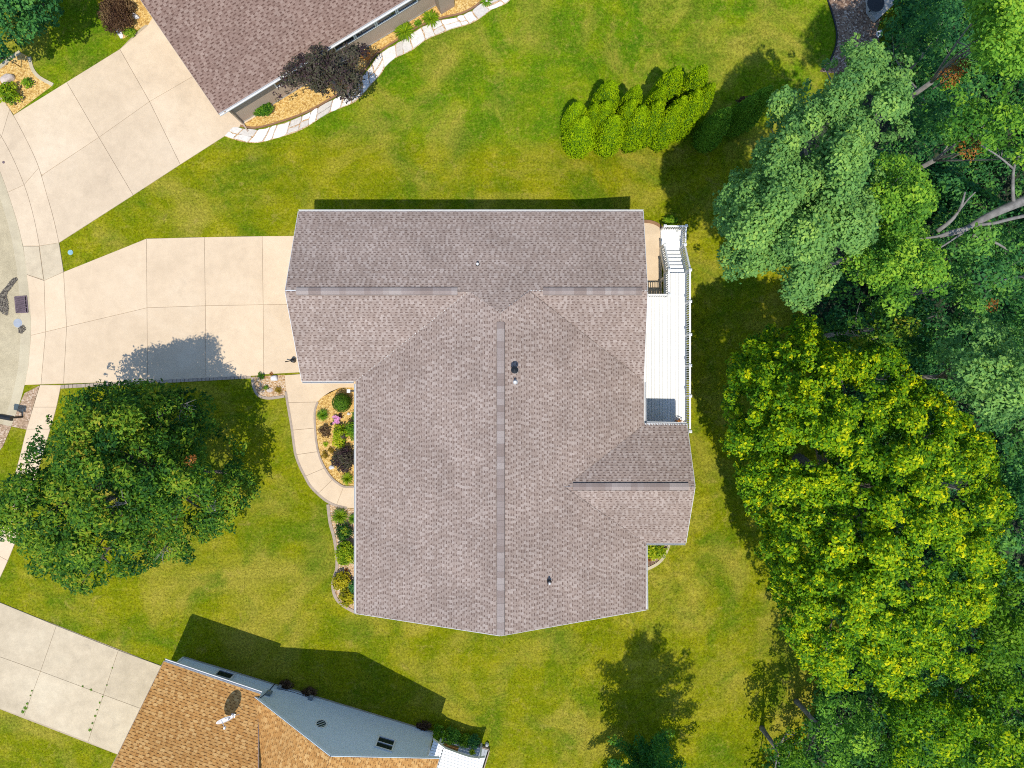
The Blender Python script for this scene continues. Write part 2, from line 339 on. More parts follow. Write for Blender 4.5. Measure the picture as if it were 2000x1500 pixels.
# ------------------------------------------------------------------ foliage
def leaves(clumps, dens, size, rng, up=0.6, aspect=0.62, jit=0.75, low=-0.25, shell=0.55, tj=0.13, loose=0.45):
    """clumps: rows (x,y,z,rxy,rz,tint); returns verts, faces, tint of separate leaf quads"""
    c = np.asarray(clumps, float); n = np.maximum(3, (dens*c[:, 3]*(c[:, 3]+c[:, 4])*0.5)).astype(int)
    idx = np.repeat(np.arange(len(c)), n); N = len(idx); k = c[idx]
    d = rng.normal(size=(N, 3)); d /= np.linalg.norm(d, axis=1)[:, None]+1e-9
    neg = d[:, 2] < low; d[neg, 2] *= -1
    rr = (shell+(1.06-shell)*np.sqrt(rng.random(N)))*(1+loose*rng.random(N)**4)
    p = k[:, :3]+d*np.stack([k[:, 3]*rr, k[:, 3]*rr, k[:, 4]*rr], 1)
    nn = d*0.7+np.array([0, 0, up])+rng.normal(size=(N, 3))*jit*0.6; nn /= np.linalg.norm(nn, axis=1)[:, None]
    t = np.cross(nn, rng.normal(size=(N, 3))); t /= np.linalg.norm(t, axis=1)[:, None]+1e-9
    b = np.cross(nn, t); s = size*(0.65+0.7*rng.random(N))[:, None]
    V = np.stack([p-t*s*0.5, p+b*s*aspect*0.5+nn*s*0.12, p+t*s*0.55-nn*s*0.10, p-b*s*aspect*0.5+nn*s*0.12], 1).reshape(-1, 3)
    Fc = np.arange(N*4).reshape(N, 4)
    return V, Fc, np.clip(k[:, 5]+rng.normal(size=N)*tj, 0, 1)
def blend_noise(x, y, seed, s):
    return (math.sin(x*s*1.0+seed)+math.sin(y*s*1.3+seed*2.1)+math.sin((x+y)*s*0.7+seed*0.7)+math.sin((x-y)*s*1.7+seed*1.9))/4
def vnoise(x, y, seed):
    return mnoise.noise(Vector((x, y, seed*3.7)))
def crown_clumps(poly, ze, zt, gap, r, seed, under=0.4, relief=0.9, tint=(0.5, 0.2), holes=-0.30, flat=0.75, pw=0.5, lobe=55.0, tips=0.0, tip_tint=0.9, stretch=(1.0, 1.0, 0.0), tilt=(0.0, 0.0), zj=0.3):
    """leaf clumps over a domed, lobed crown; gaps open where the lobe noise is low"""
    rnd = random.Random(seed); xs = [p[0] for p in poly]; ys = [p[1] for p in poly]; out = []
    mx_ = sum(xs)/len(xs); my_ = sum(ys)/len(ys); dm = 0.0
    for _ in range(400):
        x = rnd.uniform(min(xs), max(xs)); y = rnd.uniform(min(ys), max(ys))
        if inpoly(x, y, poly): dm = max(dm, edge_dist(x, y, poly))
    tries = 0; grid = {}; ca, sa = math.cos(stretch[2]), math.sin(stretch[2])
    while tries < 14000:
        tries += 1
        x = rnd.uniform(min(xs), max(xs)); y = rnd.uniform(min(ys), max(ys))
        if not inpoly(x, y, poly): continue
        gx, gy = int(x//gap), int(y//gap); ok = True
        for i in (-1, 0, 1):
            for j in (-1, 0, 1):
                for q in grid.get((gx+i, gy+j), ()):
                    if (q[0]-x)**2+(q[1]-y)**2 < gap*gap: ok = False; break
        if not ok: continue
        grid.setdefault((gx, gy), []).append((x, y))
        ed_ = edge_dist(x, y, poly); e = min(1, ed_/dm)
        u_, v_ = (x*ca+y*sa)/stretch[0], (-x*sa+y*ca)/stretch[1]
        n1 = vnoise(u_/lobe, v_/lobe, seed); n2 = vnoise(u_/(lobe*.42), v_/(lobe*.42), seed+9)
        nz = n1*1.0+n2*0.6
        if nz < holes and e > 0.06: continue
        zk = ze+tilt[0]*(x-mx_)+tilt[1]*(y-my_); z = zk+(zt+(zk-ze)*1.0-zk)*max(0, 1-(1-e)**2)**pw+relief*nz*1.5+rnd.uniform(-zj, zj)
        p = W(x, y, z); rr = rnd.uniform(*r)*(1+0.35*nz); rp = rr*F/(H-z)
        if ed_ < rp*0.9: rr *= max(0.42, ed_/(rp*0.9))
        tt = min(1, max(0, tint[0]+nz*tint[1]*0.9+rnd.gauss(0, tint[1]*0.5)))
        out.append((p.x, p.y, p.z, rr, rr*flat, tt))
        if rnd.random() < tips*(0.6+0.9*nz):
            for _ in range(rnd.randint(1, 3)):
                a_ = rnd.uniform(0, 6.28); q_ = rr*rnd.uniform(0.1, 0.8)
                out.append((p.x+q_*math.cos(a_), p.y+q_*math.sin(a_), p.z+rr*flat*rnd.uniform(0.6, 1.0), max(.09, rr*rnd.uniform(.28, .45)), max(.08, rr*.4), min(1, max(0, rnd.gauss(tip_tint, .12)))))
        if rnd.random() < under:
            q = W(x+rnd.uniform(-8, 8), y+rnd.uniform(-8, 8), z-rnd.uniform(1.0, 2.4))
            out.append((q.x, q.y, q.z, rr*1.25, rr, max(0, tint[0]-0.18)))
    return out
def limb_pts(a, b, sag, rnd, n=6):
    a = Vector(a); b = Vector(b); L_ = (b-a).length; pts = []
    j = Vector((rnd.uniform(-1, 1), rnd.uniform(-1, 1), 0))*L_*0.08
    for i in range(n+1):
        t = i/n; p = a.lerp(b, t); p.z += sag*L_*math.sin(math.pi*t); p += j*math.sin(math.pi*t); pts.append(p)
    return pts
def tree(name, label, cat, base, cl, mat, dens, size, seed, group=None, trunk_r=0.22, nlimb=9, bark='bark', fork=0.4, **kw):
    rng = np.random.default_rng(seed); rnd = random.Random(seed)
    t = empty(name, base, label, cat, group)
    V, Fc, T = leaves(cl, dens, size, rng, **kw)
    mesh('crown', V, Fc, M[mat], t, T)
    zs = [c[2] for c in cl]; top = sum(zs)/len(zs); cx = sum(c[0] for c in cl)/len(cl); cy = sum(c[1] for c in cl)/len(cl)
    b = Vector(base); fk = Vector((b.x+(cx-b.x)*0.3, b.y+(cy-b.y)*0.3, b.z+(top-b.z)*fork)); mb = MB()
    mb.tube([b+Vector((0, 0, -0.15)), b+Vector((0, 0, 0.25)), b.lerp(fk, 0.5), fk], [trunk_r*1.5, trunk_r*1.1, trunk_r, trunk_r*0.85], 10)
    pick = rnd.sample(cl, min(nlimb, len(cl)))
    for c in pick:
        e = Vector((c[0], c[1], c[2]-c[4]*0.3)); pts = limb_pts(fk, e, 0.06, rnd); r0 = trunk_r*rnd.uniform(0.35, 0.6)
        mb.tube(pts, [max(0.012, r0*(1-0.9*i/(len(pts)-1))) for i in range(len(pts))], 6)
        for _ in range(2):
            k = rnd.randint(2, 5); c2 = min(cl, key=lambda q: (q[0]-pts[k].x-rnd.uniform(-1, 1))**2+(q[1]-pts[k].y-rnd.uniform(-1, 1))**2+(q[2]-pts[k].z)**2*0.4)
            mb.tube(limb_pts(pts[k], c2[:3], 0.04, rnd, 4), [max(0.01, r0*0.4*(1-0.85*i/4)) for i in range(5)], 5)
    mb.build('trunk', M[bark], t, True)
    return t
def shrub(name, label, cat, px, py, r, h, mat, seed, dens=420, size=0.09, tint=(0.5, 0.18), group=None, n=None, squash=1.0, up=0.6, z=None, egg=False, stem=True):
    """rounded leafy shrub built of small clumps over a dome"""
    rnd = random.Random(seed); rng = np.random.default_rng(seed); base = WG(px, py) if z is None else W(px, py, z); r *= 1.12
    t = empty(name, base, label, cat, group); cl = []; n = n or max(6, int(14*r/0.4))
    for i in range(n):
        a = i*2.39996+rnd.uniform(-0.3, 0.3); q = math.sqrt((i+0.5)/n); rr = r*q*0.78
        zz = h*(0.28+0.52*math.sqrt(max(0, 1-q*q))) if not egg else h*(0.2+0.62*(1-q*q))
        cr = r*rnd.uniform(0.30, 0.42)*(1 if n < 25 else 0.8)
        cl.append((base.x+rr*math.cos(a), base.y+rr*math.sin(a)*squash, base.z+zz, cr, min(cr, h*0.35), min(1, max(0, rnd.gauss(tint[0], tint[1])))))
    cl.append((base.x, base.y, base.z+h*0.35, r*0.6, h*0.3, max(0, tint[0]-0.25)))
    V, Fc, T = leaves(cl, max(dens, 15/size**2), size, rng, up=up); mesh('foliage', V, Fc, M[mat], t, T)
    if stem:
        mb = MB()
        for i in range(4):
            c = cl[rnd.randrange(len(cl)-1)]; mb.tube(limb_pts(base+Vector((rnd.uniform(-.04, .04), rnd.uniform(-.04, .04), -0.03)), c[:3], 0.05, rnd, 4), [0.02, 0.016, 0.012, 0.009, 0.006], 5)
        mb.build('stem', M['bark'], t)
    return t
def blades(name, label, cat, px, py, r, h, n, mat, seed, width=0.03, group=None, tint=(0.5, 0.2), z=None, flowers=None):
    """tuft of long arching blades"""
    rnd = random.Random(seed); base = WG(px, py) if z is None else W(px, py, z); t = empty(name, base, label, cat, group); v = []; f = []; T = []
    for i in range(n):
        a = rnd.uniform(0, 2*math.pi); L_ = r*rnd.uniform(0.55, 1.1); hh = h*rnd.uniform(0.6, 1.1); w = width*rnd.uniform(0.7, 1.3)
        ca, sa = math.cos(a), math.sin(a); sx, sy = -sa*w/2, ca*w/2; b0 = len(v); K = 4; tt = min(1, max(0, rnd.gauss(*tint)))
        for k in range(K+1):
            s = k/K; q = L_*s; zz = hh*(1.9*s-1.45*s*s); ww = (1-s)**0.6 if k else 0.8
            x, y = base.x+ca*q+rnd.uniform(-.01, .01), base.y+sa*q+rnd.uniform(-.01, .01)
            v += [(x-sx*ww, y-sy*ww, base.z+zz), (x+sx*ww, y+sy*ww, base.z+zz)]
            if k: f.append((b0+2*k-2, b0+2*k-1, b0+2*k+1, b0+2*k)); T.append(tt)
    mesh('leaf_tuft', v, f, M[mat], t, T)
    if flowers:
        mb = MB()
        for i in range(flowers):
            a = rnd.uniform(0, 6.28); q = r*rnd.uniform(0.1, 0.9); c = base+Vector((q*math.cos(a), q*math.sin(a), h*rnd.uniform(0.8, 1.1)))
            for j in range(5):
                b = a+j*1.2566; mb.add([c, c+Vector((.05*math.cos(b-.4), .05*math.sin(b-.4), .015)), c+Vector((.075*math.cos(b), .075*math.sin(b), .02)), c+Vector((.05*math.cos(b+.4), .05*math.sin(b+.4), .015))], [(0, 1, 2, 3)])
        mb.build('flower', M['petal'], t)
    return t
def boulder(name, label, px, py, rx, ry, rz, mat, seed, rot=0.0, group=None):
    rnd = random.Random(seed); import bmesh
    bm = bmesh.new(); bmesh.ops.create_icosphere(bm, subdivisions=3, radius=1.0)
    offs = [(Vector((rnd.gauss(0, 1), rnd.gauss(0, 1), rnd.gauss(0, 1))).normalized(), rnd.uniform(0.55, 0.9)) for _ in range(9)]
    for v in bm.verts:
        d = v.co.normalized()
        for n_, k in offs:
            q = d.dot(n_)
            if q > k: v.co -= n_*(v.co.dot(n_)-k)*0.8
    for v in bm.verts: v.co = Vector((v.co.x*rx, v.co.y*ry, v.co.z*rz))
    bm.transform(Matrix.Rotation(rot, 4, 'Z')); me = bpy.data.meshes.new(name); bm.to_mesh(me); bm.free()
    me.materials.append(M[mat]); o = bpy.data.objects.new(name, me); COL.objects.link(o); o.location = WG(px, py, rz*0.45)
    return tag(o, label, 'rock', group)

# ------------------------------------------------------------------ the setting: lawn, road, pavings
ax = np.concatenate([[-600, -300, -150, -80, -55], np.arange(-40, 41, 0.5), [55, 80, 150, 300, 600]])
gv = np.array([(x, y, ground_z(x, y) if x < 60 else ground_z(60, y)) for y in ax for x in ax]); nx = len(ax)
gf = np.array([(j*nx+i, j*nx+i+1, (j+1)*nx+i+1, (j+1)*nx+i) for j in range(nx-1) for i in range(nx-1)])
tag(mesh('lawn', gv, gf, M['lawn'], None, None, True), kind='structure')

def xy(P, z=0.0): return [(p.x, p.y) for p in (W(a, b, z) for a, b in P)]
def flat(name, P, z, mat, kind='structure', thick=0.0):
    pts = ccw(xy(P, z)); mb = MB()
    if thick: mb.prism(pts, z-thick, z)
    else: mb.add([(x, y, z) for x, y in pts], [tuple(range(len(pts)))])
    return tag(mb.build(name, mat), kind=kind)
def draped(name, P, up, mat, step=0.25):
    """sheet that follows the slope of the ground"""
    pts = [(p.x, p.y) for p in (WG(a, b) for a, b in P)]; x0 = min(p[0] for p in pts); x1 = max(p[0] for p in pts); y0 = min(p[1] for p in pts); y1 = max(p[1] for p in pts)
    import bmesh
    bm = bmesh.new(); vs_ = [bm.verts.new((x, y, 0)) for x, y in ccw(pts)]; bm.faces.new(vs_)
    for c in np.arange(x0+step, x1, step): bmesh.ops.bisect_plane(bm, geom=bm.verts[:]+bm.edges[:]+bm.faces[:], plane_co=(c, 0, 0), plane_no=(1, 0, 0))
    for v in bm.verts: v.co.z = ground_z(v.co.x, v.co.y)+up
    me = bpy.data.meshes.new(name); bm.to_mesh(me); bm.free(); me.materials.append(mat)
    return tag(put(name, me), kind='structure')
def paving(name, outline, slabs, top, mat, joint='joint', gap=0.0065):
    base = flat(name, outline, top-0.035, M[joint])
    for s in slabs:
        pts = inset(ccw(xy(s, top)), gap); mb = MB(); mb.prism(pts, top-0.10, top, 0.5, 0.008)
        mesh('slab', mb.v, mb.f, mat, base)
    return base

C1 = spline([(-60, 215), (-25, 275), (0, 335), (15, 376), (35, 440), (48, 500), (56, 560), (60, 625), (59, 670), (55, 715), (48, 752), (38, 788), (22, 832), (4, 872), (-30, 930), (-70, 985)], 4)
C0 = [(x-20+abs(y-620)*0.006, y) for x, y in C1]
flat('road', [(-420, 180)]+C0+[(-420, 1010)], 0.012, M['road'])
flat('gutter', C0+C1[::-1], 0.02, M['gutter_conc'])
# apron band along the kerb, upper driveway
C2 = spline([(-50, 115), (0, 185), (26, 225), (55, 280), (75, 325), (90, 376), (104, 425), (115, 474)], 4)
CM = spline([(-50, 185), (0, 262), (28, 315), (51, 372), (66, 425), (77, 480)], 4)
c1a = [p for p in C1 if p[1] <= 485]
def seg(c, y0, y1): return [p for p in c if y0 <= p[1] <= y1]
def alongc(c, s0, s1, k=7):
    L_ = [0]
    for p, q in zip(c[:-1], c[1:]): L_.append(L_[-1]+math.hypot(q[0]-p[0], q[1]-p[1]))
    out = []
    for j in range(k+1):
        v = (s0+(s1-s0)*j/k)*L_[-1]; i = max(0, min(len(c)-2, sum(1 for t in L_ if t <= v)-1)); t = (v-L_[i])/max(1e-6, L_[i+1]-L_[i])
        out.append((c[i][0]+(c[i+1][0]-c[i][0])*t, c[i][1]+(c[i+1][1]-c[i][1])*t))
    return out
c1a = [p for p in C1 if p[1] <= 478]+[(45, 480)]
paving('apron', C2+c1a[::-1], [alongc(C2, a, b)+alongc(CM, a, b)[::-1] for a, b in ((0, .3), (.3, .62), (.62, 1))]+[alongc(CM, a, b)+alongc(c1a, a, b)[::-1] for a, b in ((0, .3), (.3, .62), (.62, 1))], 0.045, M['conc_top'])
cA = alongc(C2, 0, 1, 60); drA = [[(26, 225), (130, 160), (193, 268), (83, 341)]+[p for p in cA if 226 < p[1] < 340][::-1], [(130, 160), (234, 96), (292, 198), (193, 268)],
       [(234, 96), (288, 50), (300, 30), (425, 120), (380, 147), (292, 198)], [(85, 340), (193, 268), (260, 381), (115, 474)]+[p for p in cA if 342 < p[1] < 473][::-1],
       [(193, 268), (292, 198), (352, 321), (260, 381)], [(292, 198), (380, 147), (430, 120), (520, 215), (470, 246), (438, 266), (352, 321)]]
paving('driveway', [(26, 225), (234, 96), (300, 30), (430, 120), (520, 215), (438, 266), (352, 321), (260, 381), (115, 474)]+[p for p in cA if 226 < p[1] < 473][::-1], drA, 0.05, M['conc_top'])
# middle house: corner pads and wide driveway
paving('corner_pad', [(77, 480), (115, 474), (124, 531), (86, 548), (53, 540), (45, 480)], [[(77, 480), (115, 474), (124, 531), (86, 548)], [(45, 481), (76, 481), (85, 546), (53, 536)]], 0.05, M['conc_old'])
Rx = 640
drB = [[(124, 531), (286, 466), (287, 601), (130, 638)], [(286, 466), (399, 463), (401, 597), (287, 601)], [(399, 463), (512, 461), (514, 595), (401, 597)],
       [(512, 461), (Rx, 460), (Rx, 594), (514, 595)], [(130, 638), (287, 601), (288, 744), (124, 749)], [(287, 601), (401, 597), (402, 738), (288, 744)],
       [(401, 597), (514, 595), (515, 733), (402, 738)], [(514, 595), (Rx, 594), (Rx, 724), (515, 731)],
       [(86, 548), (124, 531), (130, 638), (89, 648)], [(89, 648), (130, 638), (124, 749), (80, 750)],
       [(52, 536), (86, 548), (89, 648), (60, 655), (60, 625), (56, 570)], [(60, 655), (89, 648), (80, 750), (48, 752), (55, 715), (59, 670)]]
paving('driveway', [(52, 536), (86, 548), (286, 466), (Rx, 460), (Rx, 724), (288, 744), (48, 752), (59, 670), (60, 625)], drB, 0.05, M['conc'])
# paver edge along the driveway's lower side
pe = empty('paver_edge', W(300, 748), 'narrow row of brown pavers along the lower edge of the wide driveway', 'edging')
n = 46
mbp = [None]*n
for i in range(n):
    t0, t1 = i/n, (i+0.94)/n; xa, xb = 119+372*t0, 119+372*t1
    ya, yb = 752-20*t0, 752-20*t1
    mb = MB(); mb.prism(inset(ccw(xy([(xa, ya), (xb, yb), (xb, yb+7), (xa, ya+7)])), 0.003), -0.05, 0.04+0.006*((i*7) % 3), 0.5, 0.006); mb.build('paver', M['edging'], pe)
# front walk
wo = spline([(556, 733), (559, 765), (562, 786), (567, 815), (571, 840), (575, 870), (578, 888), (586, 910), (596, 930), (606, 948), (621, 964), (638, 978), (657, 987), (678, 992)], 4)
wi = spline([(620, 785), (615, 800), (614, 815), (615, 836), (617, 860), (621, 882), (627, 900), (634, 914), (641, 925), (650, 936), (660, 944), (671, 950), (690, 951)], 4)
def cutx(c, i0, i1): return c[i0*4:i1*4+1]
slabsW = [[(556, 733), (Rx, 727), (Rx, 722), (760, 722), (760, 757), (690, 757), (665, 757), (645, 765), (630, 775), (620, 785)]+cutx(wo, 0, 2)[::-1],
          cutx(wo, 2, 4)+cutx(wi, 0, 3)[::-1], cutx(wo, 4, 6)+cutx(wi, 3, 5)[::-1], cutx(wo, 6, 8)+cutx(wi, 5, 7)[::-1],
          cutx(wo, 8, 10)+cutx(wi, 7, 9)[::-1], cutx(wo, 10, 12)+cutx(wi, 9, 11)[::-1], cutx(wo, 12, 13)+[(740, 993), (740, 951)]+cutx(wi, 11, 12)[::-1]]
paving('front_walk', wo+[(740, 993), (740, 951)]+wi[::-1]+[(630, 775), (665, 757), (760, 757), (760, 722), (Rx, 727)], slabsW, 0.055, M['conc'])
# public footpath below the driveway
fl = spline([(78, 752), (65, 795), (52, 838), (37, 898), (18, 965), (0, 1022), (-22, 1075), (-60, 1150)], 4)
fr = spline([(119, 752), (110, 795), (98, 838), (80, 898), (60, 965), (40, 1030), (15, 1095), (-20, 1170)], 4)
paving('footpath', fl+fr[::-1], [cutx(fl, i, i+1)+cutx(fr, i, i+1)[::-1] for i in range(7)], 0.045, M['conc'])
flat('pebble_strip', [(77, 753), (64, 796), (52, 839), (22, 833), (38, 790), (48, 768)], 0.03, M['pebble'])
flat('pebble_patch', [(4, 875), (22, 833), (-10, 826), (-40, 880)], 0.026, M['pebble'])
# lower-left driveway
drC = [[(-60, 1154), (0, 1177), (110, 1222), (79, 1311), (0, 1283), (-60, 1262)], [(110, 1222), (231, 1270), (202, 1357), (79, 1311)], [(231, 1270), (318, 1302), (400, 1330), (400, 1430), (275, 1384), (202, 1357)],
       [(-60, 1262), (0, 1283), (79, 1311), (46, 1400), (0, 1384), (-60, 1362)], [(79, 1311), (202, 1357), (172, 1449), (46, 1400)], [(202, 1357), (275, 1384), (400, 1430), (360, 1520), (220, 1470), (172, 1449)]]
paving('driveway', [(-60, 1154), (318, 1302), (400, 1330), (360, 1520), (220, 1470), (-60, 1362)], drC, 0.05, M['conc_old'])
WEEDS = [(50, 1383, .16), (54, 1374, .10), (46, 1390, .14), (176, 1425, .13), (181, 1412, .09), (186, 1398, .08), (190, 1386, .06), (195, 1372, .07), (201, 1360, .05), (162, 1340, .07), (178, 1347, .09), (60, 1358, .05), (63, 1349, .06), (209, 1338, .05), (220, 1304, .05)]
# beds
flat('mulch_bed', [(492, 736), (556, 732), (560, 772), (530, 778), (508, 774), (497, 758)], 0.018, M['mulch_pale'])
flat('mulch_bed', [(745, 757), (690, 757), (665, 757), (645, 765), (630, 775)]+wi+[(745, 951)], 0.02, M['mulch'])
flat('mulch_bed', spline([(641, 985), (643, 1005), (646, 1025), (653, 1050), (658, 1085), (658, 1110), (652, 1130), (651, 1150), (658, 1170), (675, 1185), (700, 1198)], 4)+[(745, 1195), (745, 993), (678, 993), (657, 988)], 0.02, M['mulch_pale'])
flat('mulch_bed', [(-30, 150), (0, 132), (22, 114), (40, 102), (58, 112), (64, 135), (78, 152), (104, 166), (27, 224), (0, 186)], 0.02, M['mulch'])
flat('mulch_bed', [(190, -10), (205, 20), (222, 48), (240, 76), (285, 48), (330, 60), (260, -60), (190, -60)], 0.02, M['mulch'])
flat('mulch_bed', spline([(470, 245), (500, 249), (545, 238), (600, 218), (650, 190), (690, 164), (715, 132), (735, 105), (775, 78), (815, 52), (865, 34), (900, 26), (925, 14), (940, 2), (955, -20), (990, -60)], 3)+[(900, -120), (440, 190)], 0.02, M['mulch'])
draped('mulch_bed', [(1245, 1060), (1245, 1112), (1262, 1108), (1285, 1098), (1300, 1080), (1306, 1060)], 0.02, M['mulch_brown'])
draped('gravel_path', [(1612, -60), (1618, 10), (1630, 40), (1637, 70), (1628, 110), (1600, 140), (1680, 150), (1722, 100), (1712, 60), (1760, -60)], 0.03, M['mulch_brown'])
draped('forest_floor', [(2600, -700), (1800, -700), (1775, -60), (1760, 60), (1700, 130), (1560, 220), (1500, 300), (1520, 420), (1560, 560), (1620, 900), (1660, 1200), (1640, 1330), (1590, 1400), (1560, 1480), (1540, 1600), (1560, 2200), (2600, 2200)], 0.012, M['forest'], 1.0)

def strip_line(name, label, P, w, h, mat, cat='edging', ground=True):
    mb = MB(); pts = [WG(a, b) for a, b in P]
    L_ = []; R_ = []
    for i, p in enumerate(pts):
        d = (pts[min(i+1, len(pts)-1)]-pts[max(i-1, 0)]); d.z = 0; d.normalize(); s = Vector((-d.y, d.x, 0))*w/2
        L_.append(p+s); R_.append(p-s)
    k = len(pts); up = Vector((0, 0, h)); dn = Vector((0, 0, -0.08))
    v = [q+dn for q in L_]+[q+up for q in L_]+[q+up for q in R_]+[q+dn for q in R_]
    f = [(r*k+i, r*k+i+1, (r+1)*k+i+1, (r+1)*k+i) for r in range(3) for i in range(k-1)]+[(0, k, 2*k, 3*k), (k-1, 4*k-1, 3*k-1, 2*k-1)]
    mb.add(v, f); o = mb.build(name, mat); return tag(o, label, cat)
strip_line('bed_edging', 'thin tan concrete edging round the outer side of the curved front walk', wo[4:], 0.13, 0.065, M['edging'])
strip_line('bed_edging', 'thin concrete edging between front walk and the oval flower bed', [(x+1, y) for x, y in wi], 0.11, 0.075, M['edging'])
strip_line('bed_edging', 'wavy pale edging of the shrub bed below the front walk', spline([(641, 985), (643, 1005), (646, 1025), (653, 1050), (658, 1085), (658, 1110), (652, 1130), (651, 1150), (658, 1170), (675, 1185), (698, 1197)], 4), 0.16, 0.06, M['edging'])
strip_line('bed_edging', 'curved edging of the small flower bed beside the driveway corner', spline([(493, 737), (496, 756), (505, 772), (525, 778), (556, 774)], 4), 0.13, 0.06, M['edging'])
strip_line('bed_edging', 'brown edging strip between the golden bed and flat white stones', spline([(470, 246), (500, 250), (545, 239), (600, 219), (650, 191), (690, 165), (715, 133), (735, 106), (775, 79), (815, 53), (865, 35), (900, 27), (925, 15), (940, 2), (955, -20)], 3), 0.10, 0.07, M['edging_brown'])
strip_line('bed_edging', 'pale curved edging of the golden bed by the upper left tree', spline([(-20, 145), (0, 132), (22, 114), (40, 102)], 3), 0.2, 0.05, M['gutter_conc'])
strip_line('bed_edging', 'pale curved edging between golden bed and upper left lawn', spline([(58, 112), (64, 135), (78, 152), (104, 166)], 3), 0.18, 0.05, M['gutter_conc'])
strip_line('bed_edging', 'rounded concrete edging of the small bed behind the rear gable', spline([(1262, 1112), (1283, 1101), (1297, 1086), (1306, 1064)], 4), 0.16, 0.07, M['gutter_conc'])
strip_line('lawn_edging', 'black lawn edging along the shaded gravel path', spline([(1616, 0), (1626, 30), (1633, 60), (1632, 90), (1620, 120)], 4), 0.08, 0.06, M['black'])

# grass tufts over the sunny lawns: uncountable short blades
def grass():
    rng = np.random.default_rng(5); N = 240000
    px = rng.uniform(-30, 1640, N); py = rng.uniform(-20, 1520, N)
    d = (H-0)/F; x = (px-1000)*d; y = (750-py)*d
    def mask(P):
        m = np.zeros(N, bool); j = len(P)-1
        for i in range(len(P)):
            xi, yi = P[i]; xj, yj = P[j]
            if yi != yj: m ^= ((yi > py) != (yj > py)) & (px < (xj-xi)*(py-yi)/(yj-yi)+xi)
            j = i
        return m
    no = np.zeros(N, bool)
    roofs = [[(640, 440), (1235, 440), (1235, 760), (1300, 760), (1330, 820), (1330, 1040), (1240, 1070), (1240, 1160), (720, 1160), (720, 760), (640, 740)]]
    pav = [[(-100, 150)]+C2+[(124, 531), (286, 466), (Rx, 460), (Rx, 724), (491, 732), (492, 743), (119, 758)]+fr+[(-100, 1170)],
           [(26, 225), (234, 96), (300, 30), (430, 120), (520, 215), (438, 266), (115, 474)], wo+[(740, 993), (740, 951)]+wi[::-1]+[(640, 770), (640, 722)],
           [(-60, 1154), (318, 1302), (400, 1330), (360, 1520), (220, 1470), (-60, 1362)],
           [(614, 757), (745, 757), (745, 960), (640, 930), (614, 830)], [(641, 985), (658, 1085), (650, 1145), (675, 1185), (745, 1198), (745, 985)], [(492, 736), (556, 732), (560, 772), (530, 778), (508, 774), (497, 758)],
           [(440, 268), (500, 280), (590, 254), (690, 202), (755, 124), (830, 78), (905, 52), (955, 20), (1010, -10), (900, -120), (300, -120), (440, 190)], [(190, -60), (190, 0), (240, 78), (300, 40), (300, -60)],
           [(-30, 150), (40, 102), (64, 135), (104, 166), (27, 224)], [(1240, 430), (1300, 430), (1345, 450), (1350, 860), (1240, 860)], [(1245, 1060), (1245, 1112), (1285, 1100), (1306, 1060)],
           [(350, 1285), (845, 1430), (960, 1450), (940, 1520), (300, 1520)], [(1612, -60), (1637, 70), (1600, 140), (1760, 140), (1760, -60)]]
    for P in roofs+pav: no |= mask(P)
    strip = mask([(25, 838), (52, 842), (37, 898), (0, 1020), (-40, 1080), (-60, 985), (4, 880)]); no &= ~strip
    x = x[~no]; y = y[~no]; n = len(x)
    z = -1.15*(lambda t: t*t*(3-2*t))(np.clip((x-3)/4.5, 0, 1))-0.05*np.maximum(0, x-10)
    a = rng.uniform(0, 2*np.pi, n); h = rng.uniform(0.015, 0.04, n); w = rng.uniform(0.012, 0.034, n); le = rng.uniform(0.03, 0.09, n); b = rng.uniform(0, 2*np.pi, n)
    p = np.stack([x, y, z-0.005], 1); s = np.stack([np.cos(a)*w, np.sin(a)*w, 0*a], 1); t = np.stack([np.cos(b)*le, np.sin(b)*le, h], 1)
    V = np.stack([p-s, p+s, p+t], 1).reshape(-1, 3); Fc = np.arange(n*3).reshape(n, 3)
    pat = 0.42+0.12*np.sin(x*0.6+np.sin(y*0.5)*1.7)*np.sin(y*0.7+np.sin(x*0.4)*1.5)
    o = mesh('grass', V, Fc, M['lawn'], None, np.clip(pat+rng.normal(size=n)*0.2, 0, 1))
    return tag(o, 'short mown grass blades of the lawns around the houses', 'grass', kind='stuff')
grass()

